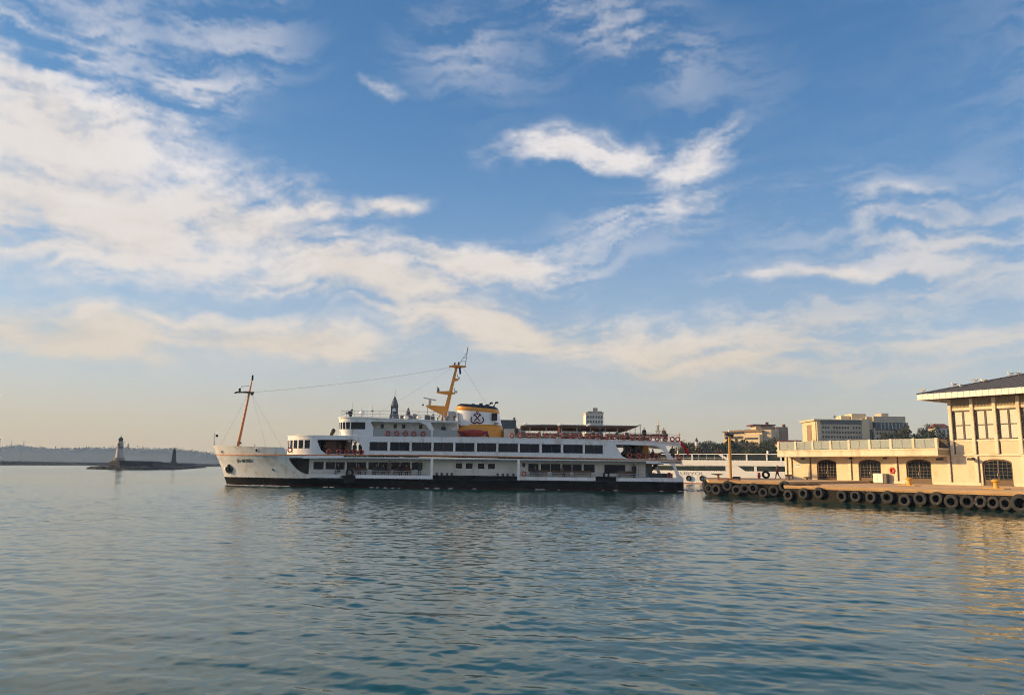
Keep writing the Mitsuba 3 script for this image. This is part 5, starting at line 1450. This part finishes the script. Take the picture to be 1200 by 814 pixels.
# upper hall
U0, U1, UZ = 4.55, 26.0, 10.38
COL = [4.7, 6.98, 9.2, 11.46, 13.7, 15.95, 18.2]
UWN = [(a + .27, b_ - .12) for a, b_ in zip(COL[:-1], COL[1:])]
uw = sg.box(U0, WZ + .006, U1, UZ)
for a, b_ in UWN:
    uw = uw.difference(sg.box(a, 6.02, b_, 9.12))
UP = tpart('upper_wall', cat(prism(uw, -.02, .3), box(U0, U0 + .3, .31, 20, WZ + .01, UZ), box(U0 + .35, U1, 19.7, 20, WZ + .01, UZ)), 'cream')
tpart('string_course', box(U0 - .05, U1, -.16, -.025, WZ - .05, WZ + .12), 'cream_pale')
tpart('sill_band', box(U0 - .02, U1, -.10, -.024, 5.82, 6.0), 'cream_pale')
tpart('head_band', box(U0 - .02, U1, -.10, -.024, 9.14, 9.42), 'cream_pale')
for k, x in enumerate(COL):
    tpart('column', rbox(x - .17, x + .17, -.26, -.105, WZ + .13, UZ - .02, .03), 'cream_pale')
    tpart('column_dark_strip', box(x + .19, x + .27, -.06, -.022, WZ + .13, 9.13), 'frame_dark')  # dark strip up the right of each column
for k, (a, b_) in enumerate(UWN):
    w = tpart('window', prism(sg.box(a + .0, 6.03, b_, 9.11).difference(sg.box(a + .1, 6.13, b_ - .08, 9.0)), .03, .2), 'frame_dark')
    c = (a + b_) / 2 + .02
    tpart('mullion', box(c - .09, c + .09, .03, .2, 6.13, 9.0), 'frame_dark', w)
    tpart('transom', box(a + .1, b_ - .08, .04, .19, 7.5, 7.6), 'frame_dark', w)
    for a2, b2 in ((a + .1, c - .09), (c + .09, b_ - .08)):
        for z0, z1 in ((6.13, 7.5), (7.6, 9.0)):
            tpart('pane', box(a2, b2, .10, .13, z0, z1), 'blind', w)
    tpart('apron_panel', box(a + .1, b_ - .02, -.055, -.022, 4.62, 5.7), 'panel')
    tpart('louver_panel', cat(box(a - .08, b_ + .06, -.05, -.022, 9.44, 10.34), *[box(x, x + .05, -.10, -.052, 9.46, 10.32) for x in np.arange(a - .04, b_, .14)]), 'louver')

# roof
RZ0, RZ1 = 10.40, 10.98
ra, rc = 2.25, -2.0
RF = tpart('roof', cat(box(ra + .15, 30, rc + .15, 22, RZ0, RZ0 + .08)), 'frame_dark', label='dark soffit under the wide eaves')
n = 26
tw_ = .62
for k in range(28):
    a = ra + k * tw_
    tpart('fascia_tile', rbox(a + .012, a + tw_ - .012, rc - .05, rc + .08, RZ0 - .04, RZ1, .02), 'fascia', RF)
for k in range(20):
    b0 = rc + .1 + k * tw_
    tpart('fascia_tile', rbox(ra - .05, ra + .08, b0 + .012, b0 + tw_ - .012, RZ0 - .04, RZ1, .02), 'fascia', RF)
rise = math.tan(math.radians(ROOF_DEG := 15.5))
D_ = 11.0
v = np.array([(ra - .04, rc - .04, RZ1), (32, rc - .04, RZ1), (32, rc + D_, RZ1 + D_ * rise), (ra + D_, rc + D_, RZ1 + D_ * rise), (ra - .04, rc + 2 * D_, RZ1), (32, rc + 2 * D_, RZ1)])
roof_m = trimesh.Trimesh(v, [(0, 1, 2), (0, 2, 3), (0, 3, 4), (4, 3, 2), (4, 2, 5)], process=False)
tpart('roof_cover', roof_m, 'slate', RF)
seams = []
for k in range(1, 40):
    a = ra + k * .62
    L_ = min(a - ra, D_)
    seams.append(tube([(a, rc, RZ1 + .03), (a, rc + L_, RZ1 + .03 + L_ * rise)], .018, 4))
tpart('roof_seam', cat(seams), 'slate', RF, kind='stuff')
tpart('hip_cap', tube([(ra - .03, rc - .03, RZ1 + .03), (ra + D_, rc + D_, RZ1 + D_ * rise + .03)], .09, 6), 'slate', RF)

# things on and against the terminal
gull_b = ply(hull([(0, 0, .16, .07), (.12, 0, .17, .08), (.26, 0, .19, .03)]), None, 50)
gull_h = ply(cat(hull([(-.06, 0, .26, .055), (.0, 0, .18, .06)]), hull([(-.10, 0, .26, .02), (-.17, 0, .25, .008)])), None, 50)
gull_w = ply(cat(hull([(.02, -.075, .2, .03), (.16, -.07, .21, .03), (.34, -.03, .2, .01)]), hull([(.02, .075, .2, .03), (.16, .07, .21, .03), (.34, .03, .2, .01)])), None, 50)
gull_l = ply(cat(tube([(.08, -.03, 0), (.08, -.03, .12)], .012, 4), tube([(.08, .03, 0), (.08, .03, .12)], .012, 4)))
GP = [(.55, 0), (2.6, 0), (4.3, 0), (4.9, .6), (6.6, 0), (7.6, .9), (8.9, 0), (10.3, 2.2), (3.6, 1.4)]
for k, (a, off) in enumerate(sorted(GP)):
    # along the hip line and on the slope beside it
    b_ = max(a - off, 0.05)
    p_ = BM @ np.array([ra + a, rc + b_, RZ1 + b_ * rise + (.09 if off == 0 else .0), 1])
    t = thing('gull', f'{ORD[k]} gull from the left resting on the terminal roof', 'bird', 'gulls on the roof')
    tw = T().translate(p_[:3].tolist()).rotate([0, 0, 1], float(rng.uniform(-70, 30)) + (180 if k % 3 == 0 else 0)).scale(1.5)
    for nm, me, mm in (('body', gull_b, 'gull'), ('head', gull_h, 'gull'), ('wings', gull_w, 'gull_wing'), ('legs', gull_l, 'yellow')):
        part(t, nm, me, mm, tw=tw)
t = thing('wall_life_ring', 'red life ring box on the terminal wall between two doors', 'life ring')
c_ = trimesh.creation.torus(.26, .085, 22, 10)
c_.apply_transform(trimesh.transformations.rotation_matrix(math.pi / 2, [1, 0, 0]))
part(t, 'ring', loc(c_.apply_translation([-2.2, -.12, 2.72])), 'red', smooth=True)
part(t, 'backboard', loc(rbox(-2.55, -1.85, -.05, -.004, 2.35, 3.08, .015)), 'red')
t = thing('cabinet', 'white utility cabinet standing by the second door', 'cabinet')
part(t, 'case', loc(rbox(-4.25, -3.05, -.75, -.15, QZ + .08, QZ + 1.12, .03)), 'sign_white')
part(t, 'plinth', loc(box(-4.2, -3.1, -.7, -.2, QZ, QZ + .08)), 'grey_dark')
part(t, 'door_seam', loc(cat(box(-3.66, -3.64, -.757, -.75, QZ + .15, QZ + 1.05), box(-3.9, -3.7, -.757, -.75, QZ + .5, QZ + .56))), 'grey')
t = thing('cabinet', 'narrow dark cabinet right beside the white utility cabinet', 'cabinet')
part(t, 'case', loc(rbox(-2.98, -2.62, -.7, -.15, QZ + .05, QZ + 1.1, .03)), 'grey_dark')
part(t, 'base', loc(box(-2.95, -2.65, -.66, -.2, QZ, QZ + .05)), 'dark')
t = thing('notice_sign', 'small blue and white sign on the wall at the left end of the terminal', 'sign')
part(t, 'board', loc(rbox(-15.2, -14.35, -.04, -.004, 3.05, 3.35, .01)), 'sign_white')
part(t, 'blue_field', loc(box(-15.15, -14.4, -.047, -.041, 3.2, 3.32)), 'blue_sign')
